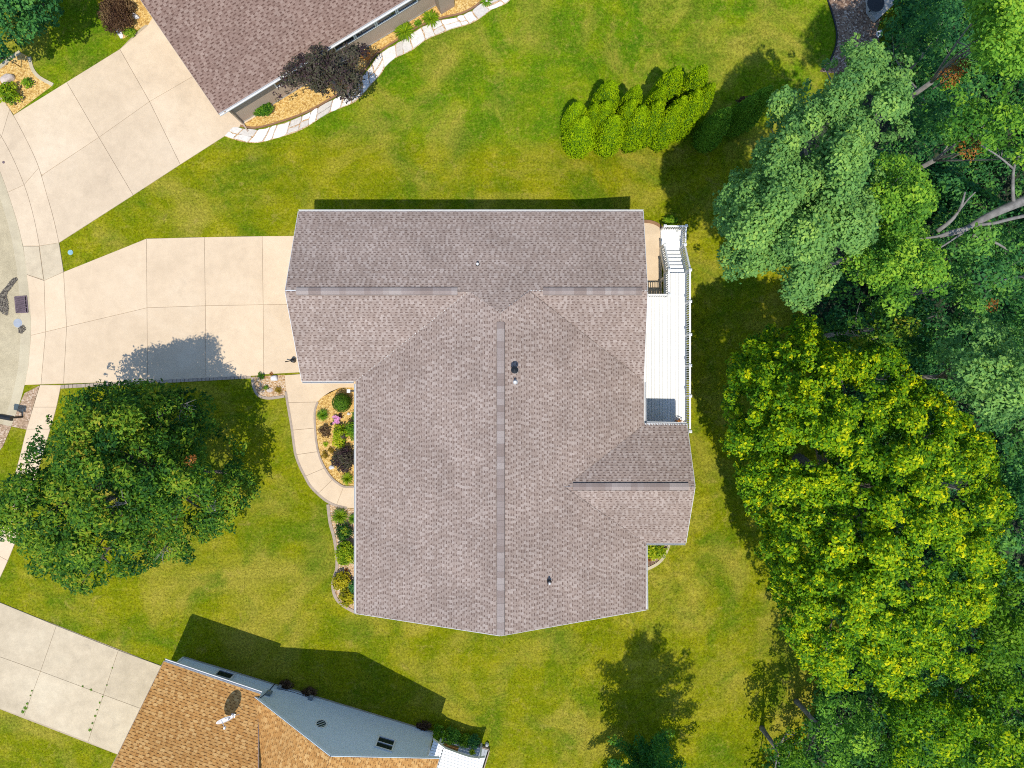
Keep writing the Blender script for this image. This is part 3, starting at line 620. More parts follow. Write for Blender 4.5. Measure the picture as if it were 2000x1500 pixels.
# ------------------------------------------------------------------ roofs
def shingles(name, poly3, eave_a, eave_b, expo, wr, mat, parent, seed, lift=0.014, dark=0.42, three_tab=False):
    """laid courses of separate tabs on one roof plane; poly3 = 3-d outline, eave_a->eave_b gives the course direction"""
    rnd = random.Random(seed); P = [Vector(p) for p in poly3]; O = Vector(eave_a); u = (Vector(eave_b)-O).normalized()
    nrm = Vector((0, 0, 0))
    for i in range(len(P)): nrm += P[i].cross(P[(i+1) % len(P)])
    nrm.normalize()
    if nrm.z < 0: nrm = -nrm
    v = nrm.cross(u).normalized()
    if v.z < 0: v = -v
    Q = [((p-O).dot(u), (p-O).dot(v)) for p in P]; v0 = min(q[1] for q in Q); v1 = max(q[1] for q in Q)
    def cuts(vv):
        c = []; n = len(Q)
        for i in range(n):
            a, b = Q[i], Q[(i+1) % n]
            if (a[1] > vv) != (b[1] > vv): c.append(a[0]+(b[0]-a[0])*(vv-a[1])/(b[1]-a[1]))
        return sorted(c)
    V = []; Fc = []; T = []
    def emit(uu, vv, h): V.append(tuple(O+u*uu+v*vv+nrm*h)); return len(V)-1
    k = 0
    while v0+k*expo < v1-0.02:
        va = v0+k*expo; vb = min(va+expo, v1); lo = cuts(va+1e-4); hi = cuts(vb-1e-4); mi = cuts((va+vb)/2); k += 1
        if len(lo) != len(hi): lo = hi = mi
        for s in range(0, len(lo)-1, 2):
            la, lb, ha, hb = lo[s], lo[s+1], hi[s], hi[s+1]; uA = min(la, ha); uB = max(lb, hb); x = uA-rnd.uniform(0, 0.25); high = rnd.random() < 0.5
            while x < uB:
                w = rnd.uniform(*wr)*(rnd.uniform(0.8, 1.6) if high else rnd.uniform(0.75, 1.1)); x2 = x+w
                a0, a1 = max(x, la), min(x2, lb); b0, b1 = max(x, ha), min(x2, hb)
                if x <= uA: a0, b0 = la, ha
                if x2 >= uB: a1, b1 = lb, hb
                if a1-a0 > 0.004 or b1-b0 > 0.004:
                    a1 = max(a0, a1); b1 = max(b0, b1); hf = lift if (high or three_tab) else lift*0.45; hb_ = 0.002
                    tn = rnd.uniform(0.30, 1.0) if high else rnd.uniform(0.22, 0.8)
                    i0 = emit(a0, va, hf); i1 = emit(a1, va, hf); j0 = emit(a0, va, -0.004); j1 = emit(a1, va, -0.004)
                    if high or three_tab:
                        t0 = emit(b0, vb, hb_); t1 = emit(b1, vb, hb_); Fc.extend([(i0, i1, t1, t0), (j0, j1, i1, i0)]); T.extend([tn, tn])
                    else:
                        m = 1-dark; c0 = a0+(b0-a0)*m; c1 = a1+(b1-a1)*m; vm = va+(vb-va)*m; hm = hf+(hb_-hf)*m
                        m0 = emit(c0, vm, hm); m1 = emit(c1, vm, hm); t0 = emit(b0, vb, hb_); t1 = emit(b1, vb, hb_)
                        Fc.extend([(i0, i1, m1, m0), (m0, m1, t1, t0), (j0, j1, i1, i0)]); T.extend([tn, rnd.uniform(0, 0.17), tn])
                    if three_tab:  # narrow dark printed band at the head of each tab
                        s0 = emit(a0, va+0.012, hf+0.001)
                x = x2; high = not high
    o = mesh(name, V, Fc, M[mat], parent, T); o['kind'] = 'stuff'; return o
def roof_body(name, faces, thick, mat, parent):
    mb = MB()
    for f in faces:
        P = [Vector(p)+Vector((0, 0, -0.012)) for p in f]; n = len(P); B = [p+Vector((0, 0, -thick)) for p in P]
        mb.add(P+B, [tuple(range(n)), tuple(range(n, 2*n))[::-1]]+[(i, n+i, n+(i+1) % n, (i+1) % n) for i in range(n)])
    return mb.build(name, mat, parent)
def ridge_caps(parent, a, b, w, slopeL, slopeR, step, mat, seed, raise_=0.07):
    """ridge vent: a dark slotted body with overlapping cap shingles"""
    rnd = random.Random(seed); a = Vector(a); b = Vector(b); d = (b-a); L_ = d.length; d.normalize(); side = d.cross(Vector((0, 0, 1))).normalized()
    def prof(p, up, ww): return [p-side*ww+Vector((0, 0, up-slopeL*ww)), p+Vector((0, 0, up)), p+side*ww+Vector((0, 0, up-slopeR*ww))]
    mb = MB(); A = prof(a, raise_-0.012, w*1.11); B = prof(b, raise_-0.012, w*1.11); A2 = prof(a, -0.02, w*1.11); B2 = prof(b, -0.02, w*1.11)
    mb.add(A+B+A2+B2, [(0, 1, 4, 3), (1, 2, 5, 4), (0, 3, 9, 6), (2, 8, 11, 5), (0, 6, 7, 1), (1, 7, 8, 2), (3, 4, 10, 9), (4, 5, 11, 10)])
    vent = mb.build('ridge_vent', M['black'], parent); n = max(1, int(L_/step))
    for i in range(n):
        p = a+d*(L_*i/n); q = a+d*(L_*(i+1.04)/n if i < n-1 else L_); mb = MB()
        P = prof(p, raise_+0.012, w); Q = prof(q, raise_+0.002, w); P2 = prof(p, raise_-0.006, w); Q2 = prof(q, raise_-0.008, w)
        mb.add(P+Q+P2+Q2, [(0, 1, 4, 3), (1, 2, 5, 4), (0, 3, 9, 6), (2, 8, 11, 5), (0, 6, 7, 1), (1, 7, 8, 2), (3, 4, 10, 9), (4, 5, 11, 10)], rnd.random())
        mb.build('cap_shingle', M[mat], vent)
def siding(name, p0, p1, z0, top, mat, parent, out, course=0.13, proud=0.018):
    """lap siding from p0 to p1 (xy); top: height or function t->height"""
    p0 = Vector((*p0[:2], 0)); p1 = Vector((*p1[:2], 0)); o = Vector((*out[:2], 0)).normalized(); mb = MB()
    tf = top if callable(top) else (lambda t: top); zmax = max(tf(i/200) for i in range(201)); k = 0
    while z0+k*course < zmax-0.01:
        za = z0+k*course; zb = min(za+course, zmax); k += 1
        ts = [i/200 for i in range(201) if tf(i/200) >= (za+zb)/2]
        if len(ts) < 2: continue
        a = p0.lerp(p1, ts[0]); b = p0.lerp(p1, ts[-1]); e = Vector((0, 0, 1))
        mb.add([a+o*proud+e*za, b+o*proud+e*za, b+o*0.002+e*zb, a+o*0.002+e*zb, a+e*za, b+e*za], [(0, 1, 2, 3), (4, 5, 1, 0)])
    return mb.build(name, M[mat], parent)
def gutter(parent, a, b, out, name='gutter', mat='trim', w=0.095, h=0.12):
    """open K-style trough along an eave"""
    a = Vector(a); b = Vector(b); o = Vector(out).normalized(); up = Vector((0, 0, 1)); mb = MB()
    prof = [(0.0, 0.0), (0.0, -h), (w*0.6, -h), (w, -h*0.45), (w, 0.0), (w-0.012, 0.0), (w-0.012, -h*0.42), (w*0.6-0.01, -h+0.012), (0.012, -h+0.012), (0.012, 0.0)]
    n = len(prof); v = [p+o*x+up*z for p in (a, b) for x, z in prof]
    mb.add(v, [(i, (i+1) % n, n+(i+1) % n, n+i) for i in range(n)]+[tuple(range(n)), tuple(range(n, 2*n))[::-1]])
    return mb.build(name, M[mat], parent)
def rake_board(parent, a, b, mat='trim'):
    mb = MB(); mb.bar(Vector(a)+Vector((0, 0, -0.10)), Vector(b)+Vector((0, 0, -0.10)), 0.022, 0.17); return mb.build('rake_board', M[mat], parent)
def window(parent, c, u, w, h, out, panes=2, horiz=False):
    """framed window: frame bars, glass, muntin; c centre on the wall"""
    c = Vector(c); u = Vector(u).normalized(); o = Vector(out).normalized(); up = Vector((0, 0, 1)); mb = MB()
    for s in (-1, 1):
        mb.bar(c+u*s*w/2-up*(h/2+.03)+o*.03, c+u*s*w/2+up*(h/2+.03)+o*.03, 0.07, 0.07, o)
        mb.bar(c-u*(w/2-.035)+up*s*h/2+o*.03, c+u*(w/2-.035)+up*s*h/2+o*.03, 0.065, 0.06)
    for i in range(1, panes):
        if horiz: q = -h/2+h*i/panes; mb.bar(c-u*(w/2-.04)+up*q+o*.03, c+u*(w/2-.04)+up*q+o*.03, 0.04, 0.04)
        else: q = -w/2+w*i/panes; mb.bar(c+u*q-up*(h/2-.03)+o*.03, c+u*q+up*(h/2-.03)+o*.03, 0.04, 0.04)
    f = mb.build('window', M['white'], parent); mg = MB()
    mg.add([c-u*w/2-up*h/2+o*.012, c+u*w/2-up*h/2+o*.012, c+u*w/2+up*h/2+o*.012, c-u*w/2+up*h/2+o*.012], [(0, 1, 2, 3)]); mg.build('glass', M['glass'], f)
    return f
def slope_at(p0, n, x, y):
    n = Vector(n); p0 = Vector(p0); return p0.z-((x-p0.x)*n.x+(y-p0.y)*n.y)/n.z

# ------------------------------------------------------------------ the middle house
hs = empty('house', (-1.0, -2.0, 0), 'large house in the middle with a mauve brown shingle roof and back deck side', 'house')
hs['label'] = 'house in the middle of the picture under a wide mauve brown shingle roof'
ZE = 2.9
A = [(-10.55, 8.52, ZE), (6.47, 8.52, ZE), (6.34, 4.35, 4.73), (0.78, 4.35, 4.73), (-0.54, 3.3, 5.19), (-1.99, 4.35, 4.73), (-10.62, 4.35, 4.73)]
Bf = [(-10.38, 0.13, ZE), (-7.71, 0.13, ZE), (-1.99, 4.35, 4.73), (-10.62, 4.35, 4.73)]
Cf = [(6.5, 0.13, ZE), (6.34, 4.35, 4.73), (0.78, 4.35, 4.73)]
Df = [(-7.71, 0.13, ZE), (-1.99, 4.35, 4.73), (-0.54, 3.3, 5.19), (-0.54, -11.62, 5.19), (-7.71, -11.33, ZE)]
Ef = [(6.52, 0.13, ZE), (0.78, 4.35, 4.73), (-0.54, 3.3, 5.19), (-0.54, -11.62, 5.19), (6.63, -11.15, ZE), (6.6, -7.86, ZE), (2.46, -4.88, 4.2), (6.54, -1.94, ZE)]
Ff = [(6.54, -1.94, ZE), (8.64, -1.98, ZE), (8.70, -4.88, 4.2), (2.46, -4.88, 4.2)]
Gf = [(6.6, -7.86, ZE), (8.58, -7.86, ZE), (8.70, -4.88, 4.2), (2.46, -4.88, 4.2)]
roof = roof_body('roof', [A, Bf, Cf, Df, Ef, Ff, Gf], 0.10, M['soffit'], hs)
EX = 0.128; WR = (0.085, 0.15)
for i, (f, a, b) in enumerate([(A, A[0], A[1]), (Bf, Bf[0], Bf[1]), (Cf, (0, .13, ZE), (1, .13, ZE)), (Df, Df[4], Df[0]), (Ef, Ef[4], (6.63, 0, ZE)), (Ff, (0, -1.96, ZE), (1, -1.96, ZE)), (Gf, Gf[0], Gf[1])]):
    shingles('shingles', f, a, b, EX, WR, 'sh_main', roof, 20+i)
ridge_caps(roof, (-0.52, 2.85, 5.19), (-0.52, -11.60, 5.19), 0.17, 0.32, 0.32, 0.29, 'cap_main', 1)
ridge_caps(roof, (-10.1, 4.35, 4.73), (-2.55, 4.35, 4.73), 0.17, 0.43, 0.43, 0.29, 'cap_main', 2)
ridge_caps(roof, (1.45, 4.35, 4.73), (6.1, 4.35, 4.73), 0.17, 0.43, 0.43, 0.29, 'cap_main', 3)
ridge_caps(roof, (2.9, -4.88, 4.2), (8.4, -4.88, 4.2), 0.17, 0.44, 0.44, 0.29, 'cap_main', 4)
gutter(hs, (-10.55, 8.52, ZE-.0), (6.5, 8.52, ZE), (0, 1, 0)); gutter(hs, (-10.38, .13, ZE), (-7.84, .13, ZE), (0, -1, 0))
gutter(hs, (-7.71, .01, ZE), (-7.71, -11.33, ZE), (-1, 0, 0)); gutter(hs, (6.53, 0.1, ZE), (6.54, -1.82, ZE), (1, 0, 0))
gutter(hs, (6.66, -1.95, ZE), (8.64, -1.98, ZE), (0, 1, 0)); gutter(hs, (6.62, -7.86, ZE), (8.58, -7.86, ZE), (0, -1, 0)); gutter(hs, (6.6, -7.98, ZE), (6.63, -11.15, ZE), (1, 0, 0))
for a, b in [((-10.57, 8.5, ZE), (-10.64, 4.35, 4.73)), ((-10.40, .15, ZE), (-10.64, 4.35, 4.73)), ((6.49, 8.5, ZE), (6.36, 4.35, 4.73)), ((6.52, .25, ZE), (6.36, 4.35, 4.73)),
             ((-7.7, -11.35, ZE), (-.54, -11.64, 5.19)), ((6.62, -11.17, ZE), (-.54, -11.64, 5.19)), ((8.66, -2.0, ZE), (8.72, -4.88, 4.2)), ((8.60, -7.84, ZE), (8.72, -4.88, 4.2))]: rake_board(hs, a, b)
# walls
wx0, wx1, wy0, wy1 = -10.0, 6.05, -10.95, 8.1
zb = -1.4
def wall_run(p, q, out, top=2.8): siding('wall', p, q, zb if max(p[0], q[0]) > 2 else -0.1, top, 'side_tan', hs, out)
wall_run((-10.0, 8.1), (6.05, 8.1), (0, 1)); wall_run((-10.0, 0.55), (-7.3, 0.55), (0, -1)); wall_run((-7.3, 0.55), (-7.3, -10.9), (-1, 0)); wall_run((6.05, 8.1), (6.05, -2.4), (1, 0))
wall_run((6.05, -2.4), (8.2, -2.4), (0, 1)); wall_run((6.05, -7.4), (8.2, -7.4), (0, -1)); wall_run((6.05, -7.4), (6.05, -10.9), (1, 0))
siding('wall', (-7.3, -10.9), (6.05, -10.9), -0.1, lambda t: 2.8+2.1*(1-abs(t-.5)*2), 'side_tan', hs, (0, -1))
siding('wall', (-10.0, 8.1), (-10.0, 0.55), -0.1, lambda t: 2.8+1.6*(1-abs(t-.5)*2), 'side_tan', hs, (-1, 0))
siding('wall', (8.2, -2.4), (8.2, -7.4), zb, lambda t: 2.8+1.1*(1-abs(t-.5)*2), 'side_tan', hs, (1, 0))
for yc, w in ((6.2, 2.6), (2.6, 3.0)):
    gd = MB(); gd.box((-10.03, yc, 1.15), (0.05, w, 2.3)); g_ = gd.build('garage_door', M['white'], hs)
    for k in range(4):
        pb = MB(); pb.box((-10.065, yc, 0.3+0.57*k), (0.02, w-0.1, 0.52)); pb.build('door_panel', M['white'], g_)
for yc in (-8.5, -5.0): window(hs, (-7.32, yc, 1.5), (0, 1, 0), 1.5, 1.3, (-1, 0, 0))
for yc in (1.8, 3.5): window(hs, (6.07, yc, 1.3), (0, 1, 0), 1.5, 1.9, (1, 0, 0))
window(hs, (8.22, -4.9, 1.4), (0, 1, 0), 2.2, 1.4, (1, 0, 0), 3)
# roof fittings
def vent_pipe(px, py, face, r, h, mat, ring=None):
    p0 = Vector(face[0]); n = (Vector(face[1])-p0).cross(Vector(face[2])-p0).normalized(); c = ray_plane(px, py, p0, n)
    mb = MB(); mb.tube([c-Vector((0, 0, .05)), c+Vector((0, 0, h))], r, 12, caps=False); mb.tube([c+Vector((0, 0, h)), c+Vector((0, 0, h*0.2))], r*0.8, 12, caps=True)
    mb.add([c+Vector((r*math.cos(q), r*math.sin(q), h)) for q in [i*math.pi/6 for i in range(12)]]+[c+Vector((r*.8*math.cos(q), r*.8*math.sin(q), h)) for q in [i*math.pi/6 for i in range(12)]], [(i, (i+1) % 12, 12+(i+1) % 12, 12+i) for i in range(12)])
    o = mb.build('vent_pipe', M[mat], hs); fl = MB(); fl.tube([c+Vector((0, 0, -.06)), c+Vector((0, 0, .07))], [r*2.3, r*1.3], 12); fl.build('flashing', M[ring or 'black'], o); return o, c
vent_pipe(933, 517, A, 0.055, 0.26, 'white'); vent_pipe(1006, 746, Ef, 0.06, 0.34, 'galv', 'pipe_grey'); vent_pipe(1073, 1137, Ef, 0.05, 0.28, 'pipe_grey', 'black')
o_, c_ = vent_pipe(1005, 723, Ef, 0.085, 0.5, 'galv', 'galv')
mb = MB(); mb.tube([c_+Vector((0, 0, .55)), c_+Vector((0, 0, .6)), c_+Vector((0, 0, .68))], [0.17, 0.17, 0.02], 14); mb.tube([c_+Vector((0, 0, .45)), c_+Vector((0, 0, .56))], 0.03, 6); mb.build('flue_cap', M['black'], o_)
# white post by the entry and black watering can at the garage corner
mb = MB(); b0 = W(697, 763); mb.box((b0.x, b0.y, 0.95), (0.11, 0.11, 1.9)); mb.box((b0.x, b0.y, 1.92), (0.17, 0.17, 0.05)); tag(mb.build('post', M['white']), 'slim white post standing at the top of the oval flower bed', 'post')
wc = empty('watering_can', W(574, 704, 0.05), 'small black watering can on the driveway by the garage corner', 'watering can'); c0 = W(574, 704, .05)
mb = MB(); mb.tube([c0, c0+Vector((0, 0, .28)), c0+Vector((0, 0, .30))], [0.13, 0.11, 0.06], 14); mb.build('body', M['black'], wc)
mb = MB(); mb.tube([c0+Vector((-.1, 0, .08)), c0+Vector((-.24, -.05, .22)), c0+Vector((-.36, -.08, .33))], [.03, .022, .03], 8); mb.build('spout', M['black'], wc)
mb = MB(); mb.tube([c0+Vector((.11*math.cos(q)+.02, 0, .25+.14*math.sin(q))) for q in [i*math.pi/8 for i in range(9)]], .014, 6); mb.build('handle', M['black'], wc)

# ------------------------------------------------------------------ back deck of the middle house
DZ = 0.35; DX0, DX1, DY0, DY1 = 6.12, 9.25, -2.35, 4.66; NX0 = 8.08; NY1 = 5.88
dk = empty('deck', (7.6, 1.0, -1.2), 'white back deck with railings and stairs behind the middle house', 'deck')
nb = 22; bw = (DX1-DX0)/nb
for i in range(nb):
    xa = DX0+i*bw; xb = xa+bw-0.010; y1 = NY1 if xa > NX0-0.05 else DY1; mb = MB(); mb.box(((xa+xb)/2, (DY0+y1)/2, DZ-0.015), (xb-xa, y1-DY0, 0.03)); mb.build('deck_board', M['deckw'], dk)
mb = MB(); mb.box(((DX0+DX1)/2, DY1-0.02, DZ-.16), (DX1-DX0, 0.04, 0.26)); mb.box((DX1-.02, (DY0+NY1)/2, DZ-.16), (0.04, NY1-DY0, .26)); mb.box((NX0+.02, (DY1+NY1)/2, DZ-.16), (.04, NY1-DY1, .26))
for x, y in ((9.1, -2.2), (9.1, 1.0), (9.1, 4.3), (8.2, 5.7), (9.1, 5.7)): mb.box((x, y, (DZ-1.4)/2-.15), (.12, .12, DZ+1.2))
mb.build('frame', M['white'], dk)
BAL = [None]
def rail(parent, a, b, posts=True, h=0.92, bottom=0.09, step=0.115):
    """railing from deck point a to b (may slope): top and bottom rails, posts at ends, one baluster mesh per baluster"""
    a = Vector(a); b = Vector(b); up = Vector((0, 0, 1)); d = b-a; Lh = math.hypot(d.x, d.y); mb = MB()
    mb.bar(a+up*h, b+up*h, 0.085, 0.045); mb.bar(a+up*bottom, b+up*bottom, 0.05, 0.04); r_ = mb.build('railing', M['white'], parent); n = int(Lh/step)
    for i in range(1, n):
        p = a+d*(i/n)
        if BAL[0] is None:
            q = MB(); q.box((0, 0, (h+bottom)/2), (0.045, 0.045, h-bottom-0.04)); o = q.build('baluster', M['white']); BAL[0] = o.data; bpy.data.objects.remove(o)
        o = bpy.data.objects.new('baluster', BAL[0]); COL.objects.link(o); o.parent = r_; bpy_loc(o, r_); o.location += p
    return r_
def post(parent, p, h=1.05):
    mb = MB(); mb.box((p[0], p[1], p[2]+h/2-.1), (.10, .10, h+.2)); o = mb.build('rail_post', M['white'], parent); c = MB(); c.add([(p[0]+a, p[1]+b, p[2]+h) for a, b in ((-.075, -.075), (.075, -.075), (.075, .075), (-.075, .075))]+[(p[0], p[1], p[2]+h+.06)], [(0, 1, 2, 3)[::-1], (0, 1, 4), (1, 2, 4), (2, 3, 4), (3, 0, 4)]); c.build('post_cap', M['white'], o)
ys = [DY0-0.1, -0.62, 0.95, 2.55, 4.25, NY1]
for i in range(5): rail(dk, (DX1-.05, ys[i], DZ), (DX1-.05, ys[i+1], DZ))
for y in ys: post(dk, (DX1-.05, y, DZ))
rail(dk, (6.3, DY1-.05, DZ), (NX0+.03, DY1-.05, DZ)); rail(dk, (NX0+.03, DY1-.05, DZ), (NX0+.03, NY1, DZ)); post(dk, (NX0+.03, DY1-.05, DZ)); post(dk, (NX0+.03, NY1, DZ))
# stairs down to a landing
SX0, SX1 = 8.16, 9.2; nst = 7; run = 0.225; rise = 0.19
for k in range(nst):
    y0 = NY1+k*run; z = DZ-(k+1)*rise; mb = MB(); mb.box(((SX0+SX1)/2, y0+run/2+.012, z-.02), (SX1-SX0-.06, run+.02, .04)); mb.build('stair_tread', M['deckw'], dk)
    mb = MB(); mb.box(((SX0+SX1)/2, y0-.004, z+rise/2-.03), (SX1-SX0-.08, .016, rise-.05)); mb.build('stair_riser', M['deckw'], dk)
LZ = DZ-nst*rise-0.0; yl = NY1+nst*run
for s in (SX0, SX1):
    mb = MB(); mb.bar((s, NY1, DZ-.22), (s, yl, LZ-.18), .04, .26); mb.build('stringer', M['white'], dk)
LY1 = 8.45
mb = MB(); mb.box(((SX0+9.4)/2, (yl+LY1)/2+.02, LZ-.06), (9.4-SX0, LY1-yl, .12)); mb.build('landing', M['deckw'], dk)
rail(dk, (SX1+.02, NY1, DZ), (SX1+.05, yl, LZ)); rail(dk, (SX0, NY1, DZ), (SX0, yl, LZ)); rail(dk, (SX1+.08, yl, LZ), (SX1+.12, LY1, LZ)); rail(dk, (SX0+.05, LY1, LZ), (SX1+.12, LY1, LZ))
post(dk, (SX1+.06, yl, LZ)); post(dk, (SX0, yl, LZ)); post(dk, (SX1+.12, LY1, LZ)); post(dk, (SX0+.02, LY1, LZ))
pat = tag(MB().prism([(6.05, 3.0), (8.25, 3.0), (8.25, 8.25), (6.05, 8.25)], -1.5, -1.12).build('patio', M['conc']), kind='structure')
fan = [(7.35+0.95*math.cos(q), 8.25+0.62*math.sin(q)) for q in [i*math.pi/14 for i in range(15)]]
tag(MB().prism(fan, -1.5, -1.125).build('patio_apron', M['conc']), kind='structure')
mb = MB(); fo = [(7.35+1.1*math.cos(q), 8.25+0.78*math.sin(q)) for q in [i*math.pi/14 for i in range(15)]]
for i in range(14): mb.prism([fan[i], fan[i+1], fo[i+1], fo[i]], -1.4, -1.07)
tag(mb.build('bed_edging', M['edging_brown']), 'rounded brown edging round the end of the small rear patio', 'edging')
pp = W(1325, 821, DZ); pl = empty('potted_plant', (8.75, -2.05, DZ), 'small potted plant with reddish leaves on the deck by the gable wall', 'plant')
mb = MB(); mb.tube([(8.75, -2.05, DZ), (8.75, -2.05, DZ+.22), (8.75, -2.05, DZ+.25)], [.10, .14, .15], 14); mb.build('pot', M['terracotta'], pl)
V, Fc, T = leaves([(8.75, -2.05, DZ+.36, .2, .16, .5)], 1500, .1, np.random.default_rng(3)); mesh('foliage', V, Fc, M['leaf_dead'], pl, T)

# ------------------------------------------------------------------ brown house, upper left
bh = empty('house', (-14.0, 17.0, 0), 'brown sided house with brown shingle roof at the upper left', 'house')
e0 = Vector((-14.53, 13.39, 2.8)); ed = Vector((0.8545, 0.5195, 0)).normalized(); en = Vector((-ed.y, ed.x, 0)); sl_ = 0.42
def BP(s, t, z=None): p = e0+ed*s+en*t; p.z = 2.8+sl_*t if z is None else z; return p
LB = 13.0; TB = 7.5
fB = [BP(0, 0), BP(LB, 0), BP(LB, TB), BP(0, TB)]; fB2 = [BP(0, TB), BP(LB, TB), BP(LB, 2*TB, 2.8), BP(0, 2*TB, 2.8)]
rb = roof_body('roof', [fB, fB2], .10, M['soffit'], bh)
shingles('shingles', fB, fB[0], fB[1], .13, (.10, .19), 'sh_brown', rb, 51); shingles('shingles', fB2, fB2[3], fB2[2], .13, (.10, .19), 'sh_brown', rb, 52)
gutter(bh, BP(0, 0), BP(LB, 0), -en, w=.14); rake_board(bh, BP(-.02, 0), BP(-.02, TB), 'side_brown'); rake_board(bh, BP(LB+.02, 0), BP(LB+.02, TB))
w0, w1 = BP(0.45, .42, 0), BP(LB-.4, .42, 0); siding('wall', w0, w1, 0.12, 2.85, 'side_brown', bh, -en, .115)
w2, w3 = BP(.45, 2*TB-.42, 0), BP(LB-.4, 2*TB-.42, 0)
siding('wall', w2, w0, .12, lambda t: 2.85+sl_*TB*(1-abs(t-.5)*2), 'side_brown', bh, -ed, .115); siding('wall', w1, w3, .12, lambda t: 2.85+sl_*TB*(1-abs(t-.5)*2), 'side_brown', bh, ed, .115)
mb = MB(); mb.bar(w0+Vector((0, 0, 0.05)), w1+Vector((0, 0, .05)), .04, .2); mb.build('foundation', M['found'], bh)
sb = [BP(.0, .42, 2.74), BP(LB, .42, 2.74), BP(LB, .0, 2.74), BP(0, 0, 2.74)]; MB().add(sb, [(0, 1, 2, 3)]).build('soffit', M['soffit'], bh)
for s in (7.2, 8.45, 9.7, 10.95): window(bh, BP(s, .42, 1.95)-en*.01, ed, 1.15, 1.1, -en, 1)
for s in (1.3, 2.4): window(bh, BP(s+2.2, .42, 1.9)-en*.01, ed, .9, 1.1, -en, 2)
# downspout at the corner
mb = MB(); q0 = BP(.42, .28, 2.7); mb.bar(BP(.3, -.05, 2.72), q0-Vector((0, 0, .25)), .08, .06); mb.bar(q0-Vector((0, 0, .2)), BP(.42, .32, .15), .08, .06); mb.bar(BP(.42, .32, .12), BP(.42, -.15, .06), .08, .06); mb.build('downspout', M['side_brown'], bh)
cb = MB(); ca = [BP(10.4, .42, 0), BP(12.0, .42, 0), BP(12.0, -.25, 0), BP(10.4, -.25, 0)]
# bump-out with its own little roof (right end of the visible wall)
q = W(875, 21, 0); qc = q+en*.38
bo = MB(); hw = .42; pts = [qc+ed*a+en*b for a, b in ((-hw, -.38), (hw, -.38), (hw, 1.2), (-hw, 1.2))]; bo.prism([(p.x, p.y) for p in pts], 0, 2.1); ch = bo.build('chimney', M['side_brown'], bh)
bo = MB(); bo.prism([(p.x, p.y) for p in [qc+ed*a+en*b for a, b in ((-hw-.05, -.43), (hw+.05, -.43), (hw+.05, 1.2), (-hw-.05, 1.2))]], 2.1, [2.12, 2.12, 2.35, 2.35]); bo.build('chimney_cap', M['side_brown'], ch)
# ------------------------------------------------------------------ grey house with amber roof, lower left
gh = empty('house', (-11.0, -19.0, 0), 'tall blue grey house with an amber orange shingle roof at the lower left', 'house')
u2 = Vector((0.957, -0.290, 0)).normalized(); n2 = Vector((0.290, 0.957, 0)).normalized()
wa = W(360, 1283); wb = W(846, 1429); wdir = (wb-wa).normalized(); wn2 = Vector((-wdir.y, wdir.x, 0))
Lw = (wb-wa).length
g0 = Vector((-12.62, -15.42, 3.1)); gp = Vector((-8.24, -16.89, 5.8)); g1 = Vector((-3.55, -18.28, 3.35)); back = -n2*11.0
gl = [g0, gp, gp+back, g0+back]; gr = [gp, g1, g1+back, gp+back]
k0 = Vector((-17.17, -13.69, 2.95)); k1 = Vector((-12.40, -15.30, 2.95)); kd = (k1-k0).normalized(); kn = Vector((kd.y, -kd.x, 0))
TK = 5.2; k2 = k0+kn*TK+Vector((0, 0, .5*TK)); k3 = k1+kn*TK+Vector((0, 0, .5*TK))+kd*1.2
# meet the tall roof along a valley
kk = k1+kn*0.25+Vector((0, 0, .125)); v2 = k1+kn*TK+kd*2.6+Vector((0, 0, .5*TK))
fk = [k0, k1, kk, v2, k2]
rg = roof_body('roof', [gl, gr, fk], .12, M['soffit'], gh)
shingles('shingles', fk, k0, k1, .128, (.10, .19), 'sh_orange', rg, 61, .016, .3); shingles('shingles', gl, g0+back, g0, .128, (.10, .19), 'sh_orange', rg, 62, .016, .3); shingles('shingles', gr, g1, g1+back, .128, (.10, .19), 'sh_orange', rg, 63, .016, .3)
gutter(gh, k0, k1, -kn, w=.15)
rake_board(gh, g0+n2*.02, gp+n2*.02, 'side_grey'); rake_board(gh, gp+n2*.02, g1+n2*.02, 'side_grey'); rake_board(gh, k0-kd*.02, k2-kd*.02, 'side_brown')
def wall_top(t):
    p = wa+wdir*(Lw*t); s = (p-g0).dot(u2)
    if s < 0.3: return 2.9
    w = (g1-g0).dot(u2); m = (gp-g0).dot(u2)
    return 3.0+(2.62*s/m if s < m else 2.62*(w-s)/(w-m)+0.2*(s-m)/(w-m))
siding('wall', wa, wb, .18, wall_top, 'side_grey', gh, wn2, .16, .03); siding('wall', wa-wn2*10, wa, .18, lambda t: 2.9+2.2*(1-t), 'side_grey', gh, -wdir, .105); siding('wall', wb, wb-wn2*10, .18, 3.1, 'side_grey', gh, wdir, .105)
mb = MB(); mb.bar(wa+Vector((0, 0, .09)), wb+Vector((0, 0, .09)), .05, .2); mb.build('foundation', M['found'], gh)
mb = MB(); mb.bar(wa+Vector((0, 0, .1)), wa+Vector((0, 0, 2.85)), .09, .09); mb.build('corner_board', M['white'], gh); mb = MB(); mb.bar(wb+Vector((0, 0, .1)), wb+Vector((0, 0, 3.1)), .09, .09); mb.build('corner_board', M['white'], gh)
def on_wall(px, py): return ray_plane(px, py, wa, wn2)
c = on_wall(434, 1324); window(gh, c+wn2*.02, wdir, .85, 1.3, wn2, 2, True); c = on_wall(752, 1454); window(gh, c+wn2*.02, wdir, .85, 1.05, wn2, 2, True)
c = on_wall(627, 1415)
mb = MB(); ring = [(math.cos(q), math.sin(q)) for q in [i*math.pi/12 for i in range(24)]]; N_ = 24
